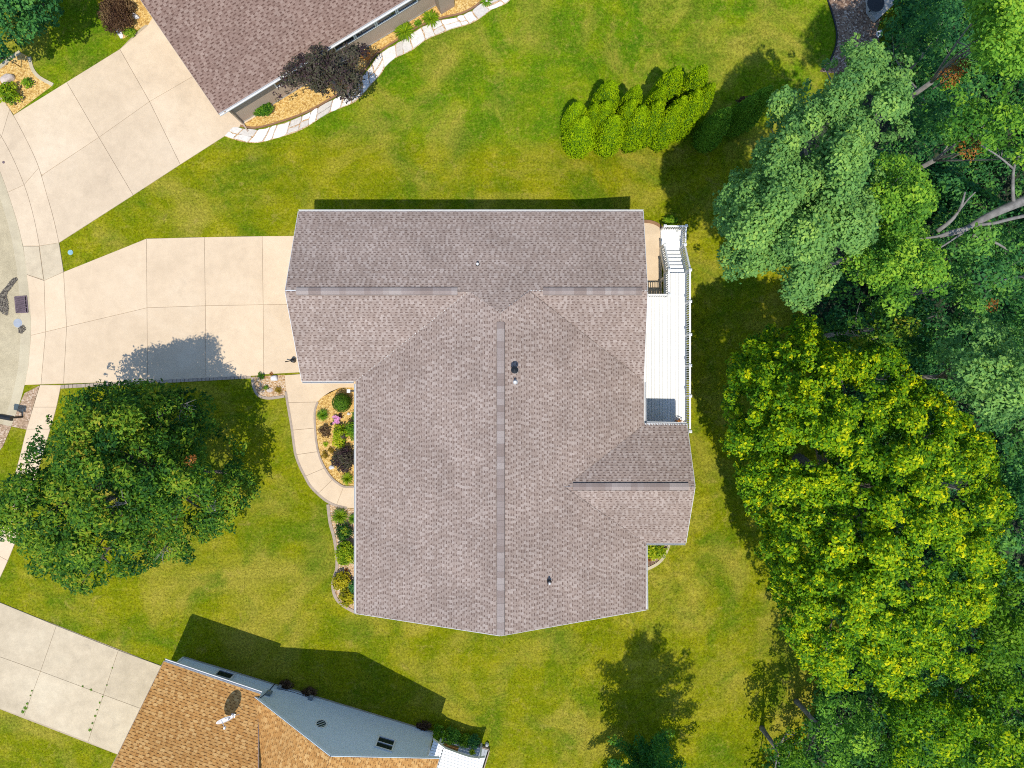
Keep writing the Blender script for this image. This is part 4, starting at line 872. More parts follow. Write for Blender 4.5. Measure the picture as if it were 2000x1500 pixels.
vo = [c+wdir*a*.30+Vector((0, 0, b*.42))+wn2*.045 for a, b in ring]; vi = [c+wdir*a*.23+Vector((0, 0, b*.35))+wn2*.045 for a, b in ring]; vb_ = [c+wdir*a*.30+Vector((0, 0, b*.42)) for a, b in ring]
mb.add(vo+vi+vb_, [(i, (i+1) % N_, N_+(i+1) % N_, N_+i) for i in range(N_)]+[(i, 2*N_+i, 2*N_+(i+1) % N_, (i+1) % N_) for i in range(N_)]); f_ = mb.build('window', M['white'], gh)
mb = MB(); mb.add([c+wdir*a*.24+Vector((0, 0, b*.36))+wn2*.025 for a, b in ring], [tuple(range(N_))]); mb.build('glass', M['glass'], f_)
# meters, conduits
M['meter'] = plain('meter_grey', (0.20, 0.24, 0.26), 0.5)
for (pa, pb, sz) in (((524, 1357), None, (.26, .14, .42)), ((545, 1346), None, (.18, .12, .26)), ((606, 1366), None, (.22, .16, .3))):
    c = on_wall(*pa)+wn2*.08; mb = MB(); mb.box(c, (sz[0], sz[1], sz[2]), math.atan2(wdir.y, wdir.x)); o = mb.build('utility_box', M['meter'], gh)
    mb = MB(); mb.tube([c+wn2*.06-Vector((0, 0, .02)), c+wn2*.13-Vector((0, 0, .02))], .08, 12); mb.build('meter_dial', M['galv'], o)
mb = MB(); pts = [on_wall(*p)+wn2*.04 for p in ((503, 1368), (524, 1352), (541, 1331))]; mb.tube(pts, .022, 6); pts = [on_wall(*p)+wn2*.04 for p in ((547, 1345), (554, 1334))]; mb.tube(pts, .018, 6); pts = [on_wall(*p)+wn2*.04 for p in ((547, 1347), (575, 1354), (604, 1364))]; mb.tube(pts, .014, 6); mb.build('conduit', M['black'], gh)
# satellite dish on the low roof
kn3 = (k1-k0).cross(k2-k0).normalized(); kn3 = kn3 if kn3.z > 0 else -kn3
sf = ray_plane(456, 1397, k0, kn3); sd = empty('satellite_dish', sf, 'white satellite dish on the amber roof above the grey wall', 'satellite dish')
mb = MB(); mb.box(sf+Vector((0, 0, .03)), (.2, .2, .03), -.3); mb.tube([sf, sf+Vector((.02, .06, .25)), sf+Vector((0, .10, .62))], .028, 8); mb.build('mast', M['galv'], sd)
sc = sf+Vector((-.12, .12, .72)); ax_ = Vector((.40, -.70, .42)).normalized(); e1 = ax_.cross(Vector((0, 0, 1))).normalized(); e2 = ax_.cross(e1); mb = MB(); vv = [sc-ax_*.07]; ff = []; K = 20
for r_i, rr in enumerate((.16, .30, .40)):
    for j in range(K):
        q_ = 2*math.pi*j/K; vv.append(sc+e1*rr*math.cos(q_)+e2*rr*1.1*math.sin(q_)+ax_*(rr*rr*.55-.07))
ff += [(0, 1+(j+1) % K, 1+j) for j in range(K)]
for r_i in range(2): ff += [(1+r_i*K+j, 1+r_i*K+(j+1) % K, 1+(r_i+1)*K+(j+1) % K, 1+(r_i+1)*K+j) for j in range(K)]
nb_ = len(vv); vv2 = [p-ax_*.02 for p in vv]; mb.add(vv+vv2, ff+[tuple(i+nb_ for i in f)[::-1] for f in ff]+[(1+2*K+j, 1+2*K+(j+1) % K, nb_+1+2*K+(j+1) % K, nb_+1+2*K+j) for j in range(K)]); mb.build('reflector', M['white'], sd, True)
mb = MB(); mb.tube([sc-e2*.3, sc+ax_*.35-e2*.2], .016, 6); mb.box(sc+ax_*.38-e2*.18, (.09, .09, .12)); mb.build('feed_arm', M['galv'], sd); mb = MB(); mb.tube([sf+Vector((.35, .12, .15)), sc-ax_*.05], .014, 6); mb.build('strut', M['galv'], sd)
# ground deck with mat, white slatted cover
gd = empty('deck', W(905, 1470), 'grey board deck beside the grey house at the bottom', 'deck'); DG = .25
o2 = W(858, 1436, DG); L2 = 2.7
for i in range(19):
    p = o2+u2*(i*.142+.07); a = p-n2*0.02; b = p-n2*2.6; mb = MB(); mb.bar(a-Vector((0, 0, .015)), b-Vector((0, 0, .015)), .135, .03); mb.build('deck_board', M['deckg'], gd)
mb = MB(); mb.bar(o2+u2*2.78+Vector((0, 0, -.1)), o2+u2*2.78-n2*2.7+Vector((0, 0, -.1)), .05, .25); mb.bar(o2+Vector((0, 0, -.12)), o2+u2*2.76+Vector((0, 0, -.12)), .05, .2); mb.build('rim_board', M['edging'], gd)
mt = W(880, 1462, DG+.01); mb = MB(); mb.box(mt, (.82, .42, .02), math.atan2(u2.y, u2.x)); tag(mb.build('door_mat', M['mat_brown']), 'brown mat lying on the shaded grey deck', 'mat')
pc = empty('raised_deck', W(890, 1490, 0), 'white painted raised deck beside the grey house at the bottom edge', 'deck'); PZ = 1.75
fe = spline([(846, 1445), (860, 1455), (872, 1463), (890, 1470), (910, 1477), (927, 1481), (947, 1480)], 4)
cov = [W(x, y, PZ) for x, y in fe]; cs = [((p-cov[0]).dot(u2), -(p-cov[0]).dot(n2)) for p in cov]
def front(s_):
    for (a0, b0_), (a1, b1_) in zip(cs[:-1], cs[1:]):
        if a0 <= s_ <= a1: return b0_+(b1_-b0_)*(s_-a0)/(a1-a0)
    return cs[-1][1] if s_ > cs[-1][0] else cs[0][1]
smin = -.55; smax = cs[-1][0]; seam = .62; zc_ = PZ
def cpt(s_, t_): q_ = cov[0]+u2*s_-n2*t_; return (q_.x, q_.y)
for k in range(18):
    t0 = k*.15-.05; t1 = t0+.128
    for sa_, sb_ in ((smin, seam-.02), (seam+.02, smax)):
        ss = [sa_+(sb_-sa_)*i/40 for i in range(41)]; ss = [q_ for q_ in ss if front(q_) < t1-.02 and (q_ > .02 or t0 > .6-q_*0)]
        if len(ss) < 2: continue
        q0, q1 = ss[0], ss[-1]; mid_ = [q0+(q1-q0)*i/6 for i in range(7)]
        P_ = [cpt(q_, max(t0, front(q_)) if q_ > .02 else t0) for q_ in mid_]+[cpt(q1, t1), cpt(q0, t1)]
        mb = MB(); mb.prism(P_, PZ-.03, PZ); mb.build('deck_board', M['white'], pc)
mb = MB()
for a, b in zip(cov[:-1], cov[1:]): mb.bar(a-n2*.03+Vector((0, 0, -.12)), b-n2*.03+Vector((0, 0, -.12)), .04, .17)
mb.bar(cov[-1]-u2*.03+Vector((0, 0, -.12)), cov[-1]-u2*.03-n2*3+Vector((0, 0, -.12)), .04, .17)
mb.build('rim_board', M['white'], pc)
for s in (5, 23):
    a = cov[s]-n2*.2-u2*.1; mb = MB(); mb.bar((a.x, a.y, 0), (a.x, a.y, PZ-.13), .09, .09); mb.build('post', M['white'], pc)
# ------------------------------------------------------------------ street things
se = empty('storm_drain', W(44, 597), 'rusty storm drain grate set in the gutter by the driveway', 'drain')
dp = xy([(29, 580), (52, 578), (55, 610), (32, 611)], .03); D0, D1, D2, D3 = [Vector((*p, .03)) for p in dp]
mb = MB(); mb.add([p+Vector((0, 0, -.004)) for p in (D0, D3, D2, D1)], [(0, 1, 2, 3)]); mb.build('pit', M['dark'], se)
mb = MB()
for a, b in ((D0, D1), (D1, D2), (D2, D3), (D3, D0)): mb.bar(a+Vector((0, 0, .012)), b+Vector((0, 0, .012)), .05, .025)
mb.build('frame', M['iron'], se)
for i in range(-9, 11):
    k = i/10.0; pts = []
    for s in np.linspace(-1, 1, 60):
        x_ = (k+s)*.5+.5 - .5*0; a_, b_ = .5+s*.5+k*.5, .5+s*.5-k*.5
        if 0.02 <= a_ <= .80 and .02 <= b_ <= .98: pts.append((a_, b_))
    if len(pts) > 2:
        f0, f1 = pts[0], pts[-1]; bl = lambda a_, b_: D3.lerp(D2, a_).lerp(D0.lerp(D1, a_), b_)
        mb = MB(); mb.bar(bl(*f0)+Vector((0, 0, .014)), bl(*f1)+Vector((0, 0, .014)), .035, .02); mb.build('grate_bar', M['iron'], se)
mb = MB(); mb.bar(D0.lerp(D1, .82)+Vector((0, 0, .016)), D3.lerp(D2, .82)+Vector((0, 0, .016)), .04, .025)
for t in (.3, .5, .7): a = D0.lerp(D3, t).lerp(D1.lerp(D2, t), .84); b = D0.lerp(D3, t).lerp(D1.lerp(D2, t), .98); mb.bar(a+Vector((0, 0, .014)), b+Vector((0, 0, .014)), .03, .02)
mb.build('curb_box', M['iron'], se)
def disc(name, label, cat, px, py, r, z, mat, h=.03):
    c = W(px, py, z); mb = MB(); mb.tube([c-Vector((0, 0, .05)), c+Vector((0, 0, h-.006)), c+Vector((0, 0, h))], [r, r, r*.96], 22); return tag(mb.build(name, M[mat]), label, cat)
disc('manhole_cover', 'pale grey round cover in the road just below the storm drain', 'manhole cover', 35, 631, .24, .012, 'galv', .012)
disc('utility_cover', 'small round cover with pale blue paint in the grass by the driveway', 'utility cover', 138, 493, .14, 0, 'blue', .035)
disc('utility_cover', 'tiny brown cap set in the concrete apron at the left edge', 'utility cover', 7, 317, .07, .045, 'iron', .012)
def litter(name, label, P, z, mat, seed, n, s):
    rng = np.random.default_rng(seed); pts = xy(P, z); xs = [p[0] for p in pts]; ys_ = [p[1] for p in pts]; V = []; T = []
    while len(V) < n*4:
        x, y = rng.uniform(min(xs), max(xs)), rng.uniform(min(ys_), max(ys_))
        if not inpoly(x, y, pts) or edge_dist(x, y, pts) < rng.uniform(-.1, .05): continue
        a = rng.uniform(0, 6.28); q = s*rng.uniform(.5, 1.3); c, d = math.cos(a)*q, math.sin(a)*q; zz = z+rng.uniform(.004, .03)
        V += [(x-c, y-d, zz), (x+d*.5, y-c*.5, zz+.01), (x+c, y+d, zz), (x-d*.5, y+c*.5, zz+.008)]
    o = mesh(name, np.array(V), np.arange(len(V)).reshape(-1, 4), M[mat], None, rng.random(len(V)//4)); return tag(o, label, 'litter', kind='stuff')
litter('leaf_litter', 'dark drift of wet leaf litter on the road beside the drain', spline([(32, 541), (22, 547), (10, 562), (0, 575), (-8, 590), (-4, 600), (5, 612), (14, 616), (17, 605), (16, 590), (14, 575), (24, 560), (34, 547), (32, 541)], 3), .013, 'stain', 4, 1500, .045)
litter('leaf_litter', 'small dark clump of debris beside the round road cover', [(36, 640), (46, 634), (52, 642), (44, 652), (36, 650)], .013, 'stain', 5, 220, .04)
# mailbox
mbx = empty('mailbox', W(44, 814), 'black mailbox on a post at the kerb by the footpath', 'mailbox'); m0 = W(44.5, 814)
mb = MB(); mb.box(m0+Vector((0, 0, .48)), (.10, .10, .98)); mb.bar(m0+Vector((0, 0, .55)), m0+Vector((-.3, 0, .9)), .06, .06); mb.build('post', M['black'], mbx)
mb = MB(); pr = [(-.13, 0), (.13, 0)]+[(.13*math.cos(q_), .17+.12*math.sin(q_)) for q_ in [i*math.pi/8 for i in range(9)]]; n_ = len(pr); dr_ = Vector((-.97, .18, 0)); sd_ = Vector((.18, .97, 0)); a = m0+Vector((0, 0, .98))-dr_*.20; b = m0+Vector((0, 0, .98))+dr_*.46
mb.add([p+sd_*x+Vector((0, 0, z)) for p in (a, b) for x, z in pr], [(i, (i+1) % n_, n_+(i+1) % n_, n_+i) for i in range(n_)]+[tuple(range(n_))[::-1], tuple(range(n_, 2*n_))]); mb.build('box', M['black'], mbx)
mb = MB(); mb.bar(b+dr_*.01+Vector((0, 0, .26)), b+dr_*.03+Vector((0, 0, .26)), .05, .03); mb.build('door_handle', M['galv'], mbx); mb = MB(); mb.bar(a+sd_*.15+Vector((0, 0, .12)), a+sd_*.15+dr_*.2+Vector((0, 0, .12)), .012, .04); mb.build('flag', M['galv'], mbx)
# shaded patio pad with a fire bowl at the top right
pd = [W(p[0], p[1], -1.35) for p in ((1694, -40), (1696, 22), (1712, 40), (1746, 8), (1740, -40))]; tag(MB().prism([(p.x, p.y) for p in ccw([(q_.x, q_.y, 0) for q_ in pd]) ] if False else ccw([(q_.x, q_.y) for q_ in pd]), -1.9, -1.30).build('paved_pad', M['found']), kind='structure')
fb = W(1703, 14, -1.3); fbw = empty('fire_bowl', fb, 'dark round fire bowl on the shaded grey pad at the top right', 'fire bowl')
mb = MB(); mb.tube([fb+Vector((0, 0, .12)), fb+Vector((0, 0, .35)), fb+Vector((0, 0, .42)), fb+Vector((0, 0, .40)), fb+Vector((0, 0, .28))], [.18, .40, .48, .44, .25], 20); mb.build('bowl', M['black'], fbw)
for i in range(3): mb = MB(); q_ = i*2.094; mb.bar(fb+Vector((.3*math.cos(q_), .3*math.sin(q_), 0)), fb+Vector((.22*math.cos(q_), .22*math.sin(q_), .25)), .04, .04); mb.build('leg', M['black'], fbw)
# bed lamp post (thin dark post with a flat head) in the golden bed
bl0 = W(42, 132); lamp = empty('bird_feeder_pole', bl0, 'thin dark pole with a flat tray in the golden bed by the tree', 'pole')
mb = MB(); mb.tube([bl0, bl0+Vector((0, 0, 1.35))], .022, 6); mb.build('pole', M['black'], lamp); mb = MB(); mb.box(bl0+Vector((-.02, 0, 1.38)), (.42, .32, .05), .2); mb.box(bl0+Vector((-.02, 0, 1.5)), (.34, .25, .03), .2); mb.box(bl0+Vector((-.02, 0, 1.44)), (.05, .05, .12)); mb.build('tray', M['black'], lamp)
# terracotta pot by the purple tree
tp = W(717, 112); mb = MB(); mb.tube([tp, tp+Vector((0, 0, .3)), tp+Vector((0, 0, .34)), tp+Vector((0, 0, .33)), tp+Vector((0, 0, .22))], [.17, .24, .25, .21, .18], 18); tag(mb.build('flower_pot', M['terracotta']), 'orange terracotta pot in the golden bed beside the purple tree', 'pot')

# ------------------------------------------------------------------ flat stone border
outer = spline([(438, 266), (470, 276), (502, 279), (540, 270), (590, 253), (640, 222), (688, 202), (706, 187), (728, 162), (746, 142), (757, 122), (775, 112), (805, 98), (832, 78), (860, 66), (882, 57), (905, 51), (926, 43), (946, 30), (962, 18), (985, 9), (1005, -6), (1030, -20)], 4)
inner = spline([(456, 247), (480, 252), (502, 254), (545, 243), (590, 227), (640, 200), (668, 187), (690, 171), (705, 152), (722, 132), (738, 108), (760, 94), (790, 76), (815, 58), (845, 44), (866, 38), (892, 34), (912, 26), (929, 17), (944, 4), (962, -6), (985, -16), (1010, -35)], 4)
sbx = empty('stone_border', W(640, 215), 'border of flat white limestone slabs along the brown house bed', 'stone border'); rnd = random.Random(8)
def along(c, s):
    d = [0]; 
    for a, b in zip(c[:-1], c[1:]): d.append(d[-1]+math.hypot(b[0]-a[0], b[1]-a[1]))
    s *= d[-1]
    for i in range(len(d)-1):
        if d[i+1] >= s:
            t = (s-d[i])/max(1e-6, d[i+1]-d[i]); return (c[i][0]+(c[i+1][0]-c[i][0])*t, c[i][1]+(c[i+1][1]-c[i][1])*t)
    return c[-1]
s = 0.0
def stone(P):
    Q = []
    for i in range(len(P)):
        a, b = P[i], P[(i+1) % len(P)]; d_ = math.hypot(b[0]-a[0], b[1]-a[1]); c_ = min(.30, rnd.uniform(1.2, 3.2)/max(1, d_)); j_ = min(1.6, d_*.09)
        Q += [(a[0]+(b[0]-a[0])*c_+rnd.uniform(-.5, .5), a[1]+(b[1]-a[1])*c_+rnd.uniform(-.5, .5)), ((a[0]+b[0])/2+rnd.uniform(-j_, j_), (a[1]+b[1])/2+rnd.uniform(-j_, j_)), (b[0]-(b[0]-a[0])*c_+rnd.uniform(-.5, .5), b[1]-(b[1]-a[1])*c_+rnd.uniform(-.5, .5))]
    pts = inset(ccw(xy(Q)), .022); z = rnd.uniform(.05, .1); n_ = len(pts); tx, ty = rnd.uniform(-.03, .03), rnd.uniform(-.03, .03); cx = sum(p[0] for p in pts)/n_; cy = sum(p[1] for p in pts)/n_
    mb = MB(); mb.prism(pts, -.05, [z+(p[0]-cx)*tx+(p[1]-cy)*ty for p in pts], rnd.random(), .018); mb.build('stone', M['stone'], sbx)
flat('mulch_bed', outer+inner[::-1], 0.019, M['mulch_pale'])
skew_ = 0.0
while s < 0.985:
    ds = rnd.uniform(.020, .050); e = min(1, s+ds); skew0_ = skew_ if s > 0 else 0.0; skew_ = rnd.uniform(-.006, .006); a, b, c, d = along(outer, s), along(outer, e), along(inner, min(1, e+skew_)), along(inner, max(0, min(1, s+skew0_)))
    if rnd.random() < .38:
        t = rnd.uniform(.4, .6); m0_ = (a[0]+(d[0]-a[0])*t, a[1]+(d[1]-a[1])*t); t = rnd.uniform(.4, .6); m1_ = (b[0]+(c[0]-b[0])*t, b[1]+(c[1]-b[1])*t); stone([a, b, m1_, m0_]); stone([m0_, m1_, c, d])
    else: stone([a, b, c, d])
    s = e
sb2 = empty('stone_border', W(215, 40), 'short row of pale rough stones between the upper left lawn and dark shrub', 'stone border'); sbx = sb2
oo = [(188, -15), (197, 12), (213, 42), (236, 78)]; ii = [(197, -20), (206, 6), (221, 34), (244, 72)]
for k in range(7): stone([along(oo, k/7), along(oo, (k+1)/7), along(ii, (k+1)/7), along(ii, k/7)])

# ------------------------------------------------------------------ plants in the beds
boulder('boulder', 'pale pinkish boulder in the golden bed beside the round shrub', 18, 156, .38, .30, .26, 'rock', 1, .5)
boulder('boulder', 'white boulder beside the dark brown shrub by the brown roof', 267, 33, .25, .14, .16, 'rock_w', 2, -.7)
boulder('boulder', 'white boulder in the small bed at the driveway corner', 537, 739, .2, .19, .2, 'rock_w', 3)
boulder('boulder', 'small grey pink rock low in the oval flower bed', 648, 913, .16, .12, .1, 'rock_w', 4)
boulder('boulder', 'flat tan rock in the small bed at the driveway corner', 527, 762, .2, .13, .09, 'rock', 5)
boulder('boulder', 'small pale rock between flower clumps near the clipped egg bush', 682, 808, .12, .08, .08, 'rock_w', 6)
boulder('boulder', 'grey rock at the shaded edge of the gravel path', 1717, 67, .2, .26, .16, 'rock_w', 7)
shrub('shrub', 'round variegated green shrub in the golden bed at left edge', 'shrub', 26, 188, .52, .65, 'leaf_lime', 11, 330, .13, (.35, .3))
shrub('shrub', 'small fresh green plant in the golden bed near the lawn edging', 'plant', 58, 165, .27, .35, 'leaf_mid', 12, 420, .09, (.75, .2))
shrub('shrub', 'dark brown red barberry shrub beside the brown roof', 'shrub', 237, 34, .85, .8, 'leaf_brown', 13, 600, .08, (.5, .25), n=44, squash=1.2)
shrub('shrub', 'bright yellow green shrub above the dark barberry at the top edge', 'shrub', 214, 6, .45, .5, 'leaf_yellow', 14, 420, .09)
shrub('shrub', 'low green clump at the driveway end beside the barberry', 'plant', 256, 66, .32, .28, 'leaf_mid', 15, 520, .06, (.75, .15), squash=.6)
shrub('shrub', 'dark green low shrub against the brown wall near the corner', 'shrub', 516, 214, .55, .5, 'leaf_mid', 16, 420, .09, (.3, .22), squash=.6)
blades('plant', 'bright green leafy clump by the brown wall, nearer the purple tree', 'plant', 790, 63, .62, .38, 220, 'leaf_lime', 17, .06, tint=(.25, .18))
blades('plant', 'bright green leafy clump by the brown wall below the chimney box', 'plant', 842, 38, .52, .36, 200, 'leaf_lime', 18, .06, tint=(.25, .18))
blades('plant', 'small olive clump between the two bright green clumps', 'plant', 817, 47, .26, .25, 90, 'leaf_mid', 19, .05)
blades('plant', 'low green plant at the upper end of the flat stones', 'plant', 950, 3, .4, .25, 120, 'leaf_mid', 20, .05)
# bed at the driveway corner
shrub('plant', 'tiny dark green mound in the small bed at the driveway corner', 'plant', 512, 735, .19, .26, 'leaf_mid', 21, 700, .05, (.35, .2))
shrub('plant', 'small grey green ball plant in the middle of the driveway corner bed', 'plant', 521, 757, .15, .2, 'leaf_mid', 22, 900, .045, (.4, .15))
blades('plant', 'spiky yellow brown tuft in the driveway corner bed beside the walk', 'plant', 545, 762, .28, .22, 90, 'leaf_ochre', 23, .025)
blades('plant', 'red flowered tuft above the white boulder at the driveway', 'plant', 531, 730, .14, .16, 40, 'leaf_dead', 24, .025)
# oval bed
def solid_bush(name, label, px, py, r, h, mat, seed):
    """tightly clipped egg-shaped bush"""
    rng = np.random.default_rng(seed); base = WG(px, py); t = empty(name, base, label, 'shrub')
    cl = [(base.x, base.y, base.z+h*.5, r, h*.5, .5)]
    V, Fc, T = leaves(cl, 9000*(.5/r), .055, rng, up=.1, shell=.9, low=-1, jit=.5, tj=.2, loose=0); mesh('foliage', V, Fc, M[mat], t, T)
    mb = MB(); K = 14; pts = [base+Vector((0, 0, h*(.03+.92*i/8))) for i in range(9)]; mb.tube(pts, [max(.02, r*.9*math.sin(math.pi*(.06+.88*i/8))) for i in range(9)], K); mb.build('inner_twigs', M['leaf_arbdark'], t, True); return t
solid_bush('shrub', 'dark green clipped egg shaped bush at the top of the oval bed', 672, 786, .48, 1.05, 'leaf_box', 31)
blades('plant', 'round spiky green clump by the walk in the oval bed', 'plant', 632, 810, .38, .40, 260, 'leaf_mid', 32, .028, tint=(.55, .25))
blades('plant', 'pink flowering clump in the middle of the oval bed', 'plant', 658, 821, .26, .22, 80, 'leaf_mid', 33, .03, flowers=34)
shrub('plant', 'mottled brown leafy mound by the walk in the oval bed', 'plant', 636, 842, .32, .26, 'leaf_brown', 34, 560, .07, (.75, .25))
shrub('shrub', 'lime green shrub in the oval bed right of the brown mound', 'shrub', 668, 845, .40, .52, 'leaf_lime', 35, 420, .10, (.6, .22))
shrub('shrub', 'lime green shrub directly above the purple bush in the oval bed', 'shrub', 665, 862, .34, .40, 'leaf_lime', 36, 420, .10, (.6, .22))
shrub('shrub', 'mid green shrub against the house edge beside the lime shrubs', 'shrub', 699, 838, .48, .9, 'leaf_mid', 37, 420, .09, (.6, .2))
shrub('shrub', 'small mid green shrub against the house edge above the larger one', 'shrub', 702, 812, .3, .6, 'leaf_mid', 38, 420, .09, (.5, .2))
shrub('shrub', 'dark purple round bush at the foot of the oval bed', 'shrub', 676, 896, .62, .75, 'leaf_purple', 39, 460, .10, (.45, .25), n=26)
blades('plant', 'small lime tuft in the oval bed left of the purple bush', 'plant', 637, 867, .2, .18, 70, 'leaf_lime', 40, .03)
shrub('plant', 'ochre mound in the oval bed nearest the walk, by the purple bush', 'plant', 636, 889, .20, .22, 'leaf_ochre', 41, 800, .05)
shrub('plant', 'ochre mound touching the upper left of the purple bush', 'plant', 648, 880, .18, .22, 'leaf_ochre', 42, 800, .05)
shrub('plant', 'tiny plum coloured plant between the brown mound and pink flowers', 'plant', 648, 828, .09, .12, 'leaf_purple', 43, 1400, .04)
shrub('plant', 'plum red plant on the side of the lime shrub in the oval bed', 'plant', 674, 851, .15, .75, 'leaf_purple', 44, 900, .06, (.9, .1))
blades('plant', 'arching green daylily clump below the purple bush', 'plant', 680, 934, .42, .42, 150, 'leaf_lime', 45, .03, tint=(.3, .25))
shrub('plant', 'dark plum plant right beside the egg shaped bush', 'plant', 665, 812, .14, .16, 'leaf_brown', 46, 900, .05, (.2, .15))
# bed below the walk
blades('plant', 'large arching green daylily at the top of the bed below the walk', 'plant', 665, 1007, .52, .5, 260, 'leaf_lime', 47, .032, tint=(.25, .22))
blades('plant', 'smaller arching daylily tucked against the house below the walk', 'plant', 690, 1012, .34, .36, 130, 'leaf_mid', 48, .03)
shrub('shrub', 'dark bronze leafed shrub below the large daylily', 'shrub', 675, 1037, .42, .5, 'leaf_oak', 49, 420, .1, (.35, .25))
shrub('shrub', 'largest round lime green shrub beside the house, below the bronze one', 'shrub', 680, 1077, .60, .75, 'leaf_lime', 50, 430, .1, (.42, .2), n=30)
shrub('shrub', 'yellow green shrub at the lower bend of the wavy bed', 'shrub', 670, 1133, .46, .5, 'leaf_yellow', 51, 430, .1, (.4, .25))
shrub('shrub', 'yellow leafed shrub at the bottom tip of the wavy bed', 'shrub', 682, 1163, .45, .5, 'leaf_yellow', 52, 380, .12, (.45, .3))
shrub('shrub', 'dark green shrub behind the yellow ones against the house', 'shrub', 698, 1140, .36, .6, 'leaf_deep', 53, 430, .1, (.5, .2))
blades('plant', 'small red tipped tuft between round lime and yellow shrubs', 'plant', 677, 1112, .14, .2, 40, 'leaf_dead', 54, .02)
for i, (px, py, r_) in enumerate(WEEDS):
    blades('weed', 'small green weed growing in the %s of the old lower left driveway' % ('left cross joint' if px < 100 else 'long middle joint' if (px, py) in ((162, 1340), (178, 1347)) else 'right cross joint'), 'weed', px, py, r_*.95, .06, 24, 'leaf_mid', 400+i, .03, group='weeds in the %s of the driveway' % ('left joint' if px < 100 else 'middle joint' if (px, py) in ((162, 1340), (178, 1347)) else 'right joint'), z=.045)
# rear beds
shrub('plant', 'leafy lime hostas in the small bed below the rear gable', 'plant', 1276, 1074, .62, .35, 'leaf_lime', 55, 260, .16, (.55, .25), squash=.5)
blades('plant', 'orange red sprig at the corner of the rear bed', 'plant', 1268, 1092, .16, .14, 40, 'leaf_dead', 56, .025)
shrub('shrub', 'small green leafy shrubs at the top of the deck landing', 'shrub', 1306, 434, .36, .6, 'leaf_mid', 57, 420, .1, (.6, .25), squash=.6)
# by the lower house
for i, (px, py, r, h, m, lb) in enumerate([(862, 1425, .4, .8, 'leaf_mid', 'tall dark green shrub at the corner of the grey wall'), (885, 1432, .42, .5, 'leaf_light', 'bright green shrub at the upper edge of the grey deck'), (908, 1441, .36, .45, 'leaf_mid', 'green shrub along the upper edge of the grey deck, second from right'), (926, 1443, .34, .5, 'leaf_deep', 'dark shrub at the right end of the grey deck')]):
    shrub('shrub', lb, 'shrub', px, py, r, h, m, 60+i, 420, .09)
blades('plant', 'green potted fern on the shaded grey deck', 'plant', 923, 1466, .24, .3, 90, 'leaf_lime', 66, .04, z=.26)
boulder('boulder', 'small cream stone figure at the upper right corner of the grey deck', 951, 1452, .12, .1, .22, 'rock_w', 9)
for i, (px, py, lb) in enumerate([(560, 1338, 'low rusty shrub along the shaded grey wall, leftmost'), (605, 1352, 'low rusty shrub along the shaded grey wall below the meter'), (828, 1418, 'reddish shrub at the right end of the grey wall')]):
    shrub('shrub', lb, 'shrub', px, py-3, .36, .28, 'leaf_brown', 70+i, 420, .08, squash=.4)

# ------------------------------------------------------------------ arborvitae clump
def arb_mesh(seed, h, r, mat):
    rng = np.random.default_rng(seed); rnd_ = random.Random(seed); cl = []
    n_ = 130
    for i in range(n_):
        t = (i+.5)/n_; a = i*2.39996; zz = h*(.04+.93*t); prof = r*(max(.0, 1-t**2.0)**.62)*(.95+.1*min(1, t*5))
        q = max(0, prof-.13)+rnd_.uniform(-.03, .03); cl.append((q*math.cos(a), q*math.sin(a), zz, .17, .24, min(1, max(0, rnd_.gauss(.5, .16)))))
    V, Fc, T = leaves(cl, 1900, .08, rng, up=.3, shell=.8, low=-.6, tj=.14, loose=.1)
    a = bpy.data.meshes.new('foliage'); o = mesh('foliage', V, Fc, M[mat], None, T); me = o.data; bpy.data.objects.remove(o)
    mb = MB(); mb.tube([(0, 0, h*(i/8)*.95) for i in range(9)], [max(.03, r*.8*(max(0, 1-(i/8)**2.6)**.62)) for i in range(9)], 12); o = mb.build('inner_twigs', M['leaf_arbdark'], None, True); core = o.data; bpy.data.objects.remove(o)
    mb = MB(); mb.tube([(0, 0, -.1), (0, 0, h*.3)], [.09, .07], 7); o = mb.build('trunk', M['bark'], None); tr = o.data; bpy.data.objects.remove(o)
    return me, core, tr
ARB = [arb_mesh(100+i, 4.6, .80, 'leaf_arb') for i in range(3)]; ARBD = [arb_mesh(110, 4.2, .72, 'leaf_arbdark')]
spots = [(1132, 206, 4.4, .95, 'arborvitae at the far left of the clump, behind the front row'), (1142, 236, 4.5, 1.12, 'leftmost arborvitae of the front row on the lawn'),
         (1164, 208, 4.2, .7, 'slim arborvitae squeezed between the two left front ones'), (1188, 204, 4.5, .9, 'arborvitae behind the second front one from the left'),
         (1203, 232, 4.4, 1.05, 'second arborvitae from the left in the front row'), (1196, 163, 4.8, 1.0, 'leftmost arborvitae of the back row, standing apart'),
         (1246, 172, 4.8, .9, 'second arborvitae from the left in the back row'), (1238, 200, 4.5, .9, 'arborvitae between the second front and back ones'),
         (1258, 213, 4.6, 1.08, 'third arborvitae from the left in the front row'), (1297, 174, 4.8, .9, 'slender arborvitae in the middle of the back row'),
         (1290, 203, 4.6, .95, 'fourth arborvitae from the left in the front row'), (1322, 212, 4.4, .95, 'fifth arborvitae from the left in the front row'),
         (1326, 136, 4.8, 1.08, 'broad arborvitae in the back row, second from right'), (1338, 195, 4.6, .95, 'sixth arborvitae from the left in the front row'),
         (1376, 134, 4.8, 1.08, 'rightmost arborvitae of the back row'), (1394, 168, 4.5, .8, 'small topped arborvitae at the right end between the rows'),
         (1366, 184, 4.7, 1.0, 'last sunlit arborvitae at the right of the front row')]
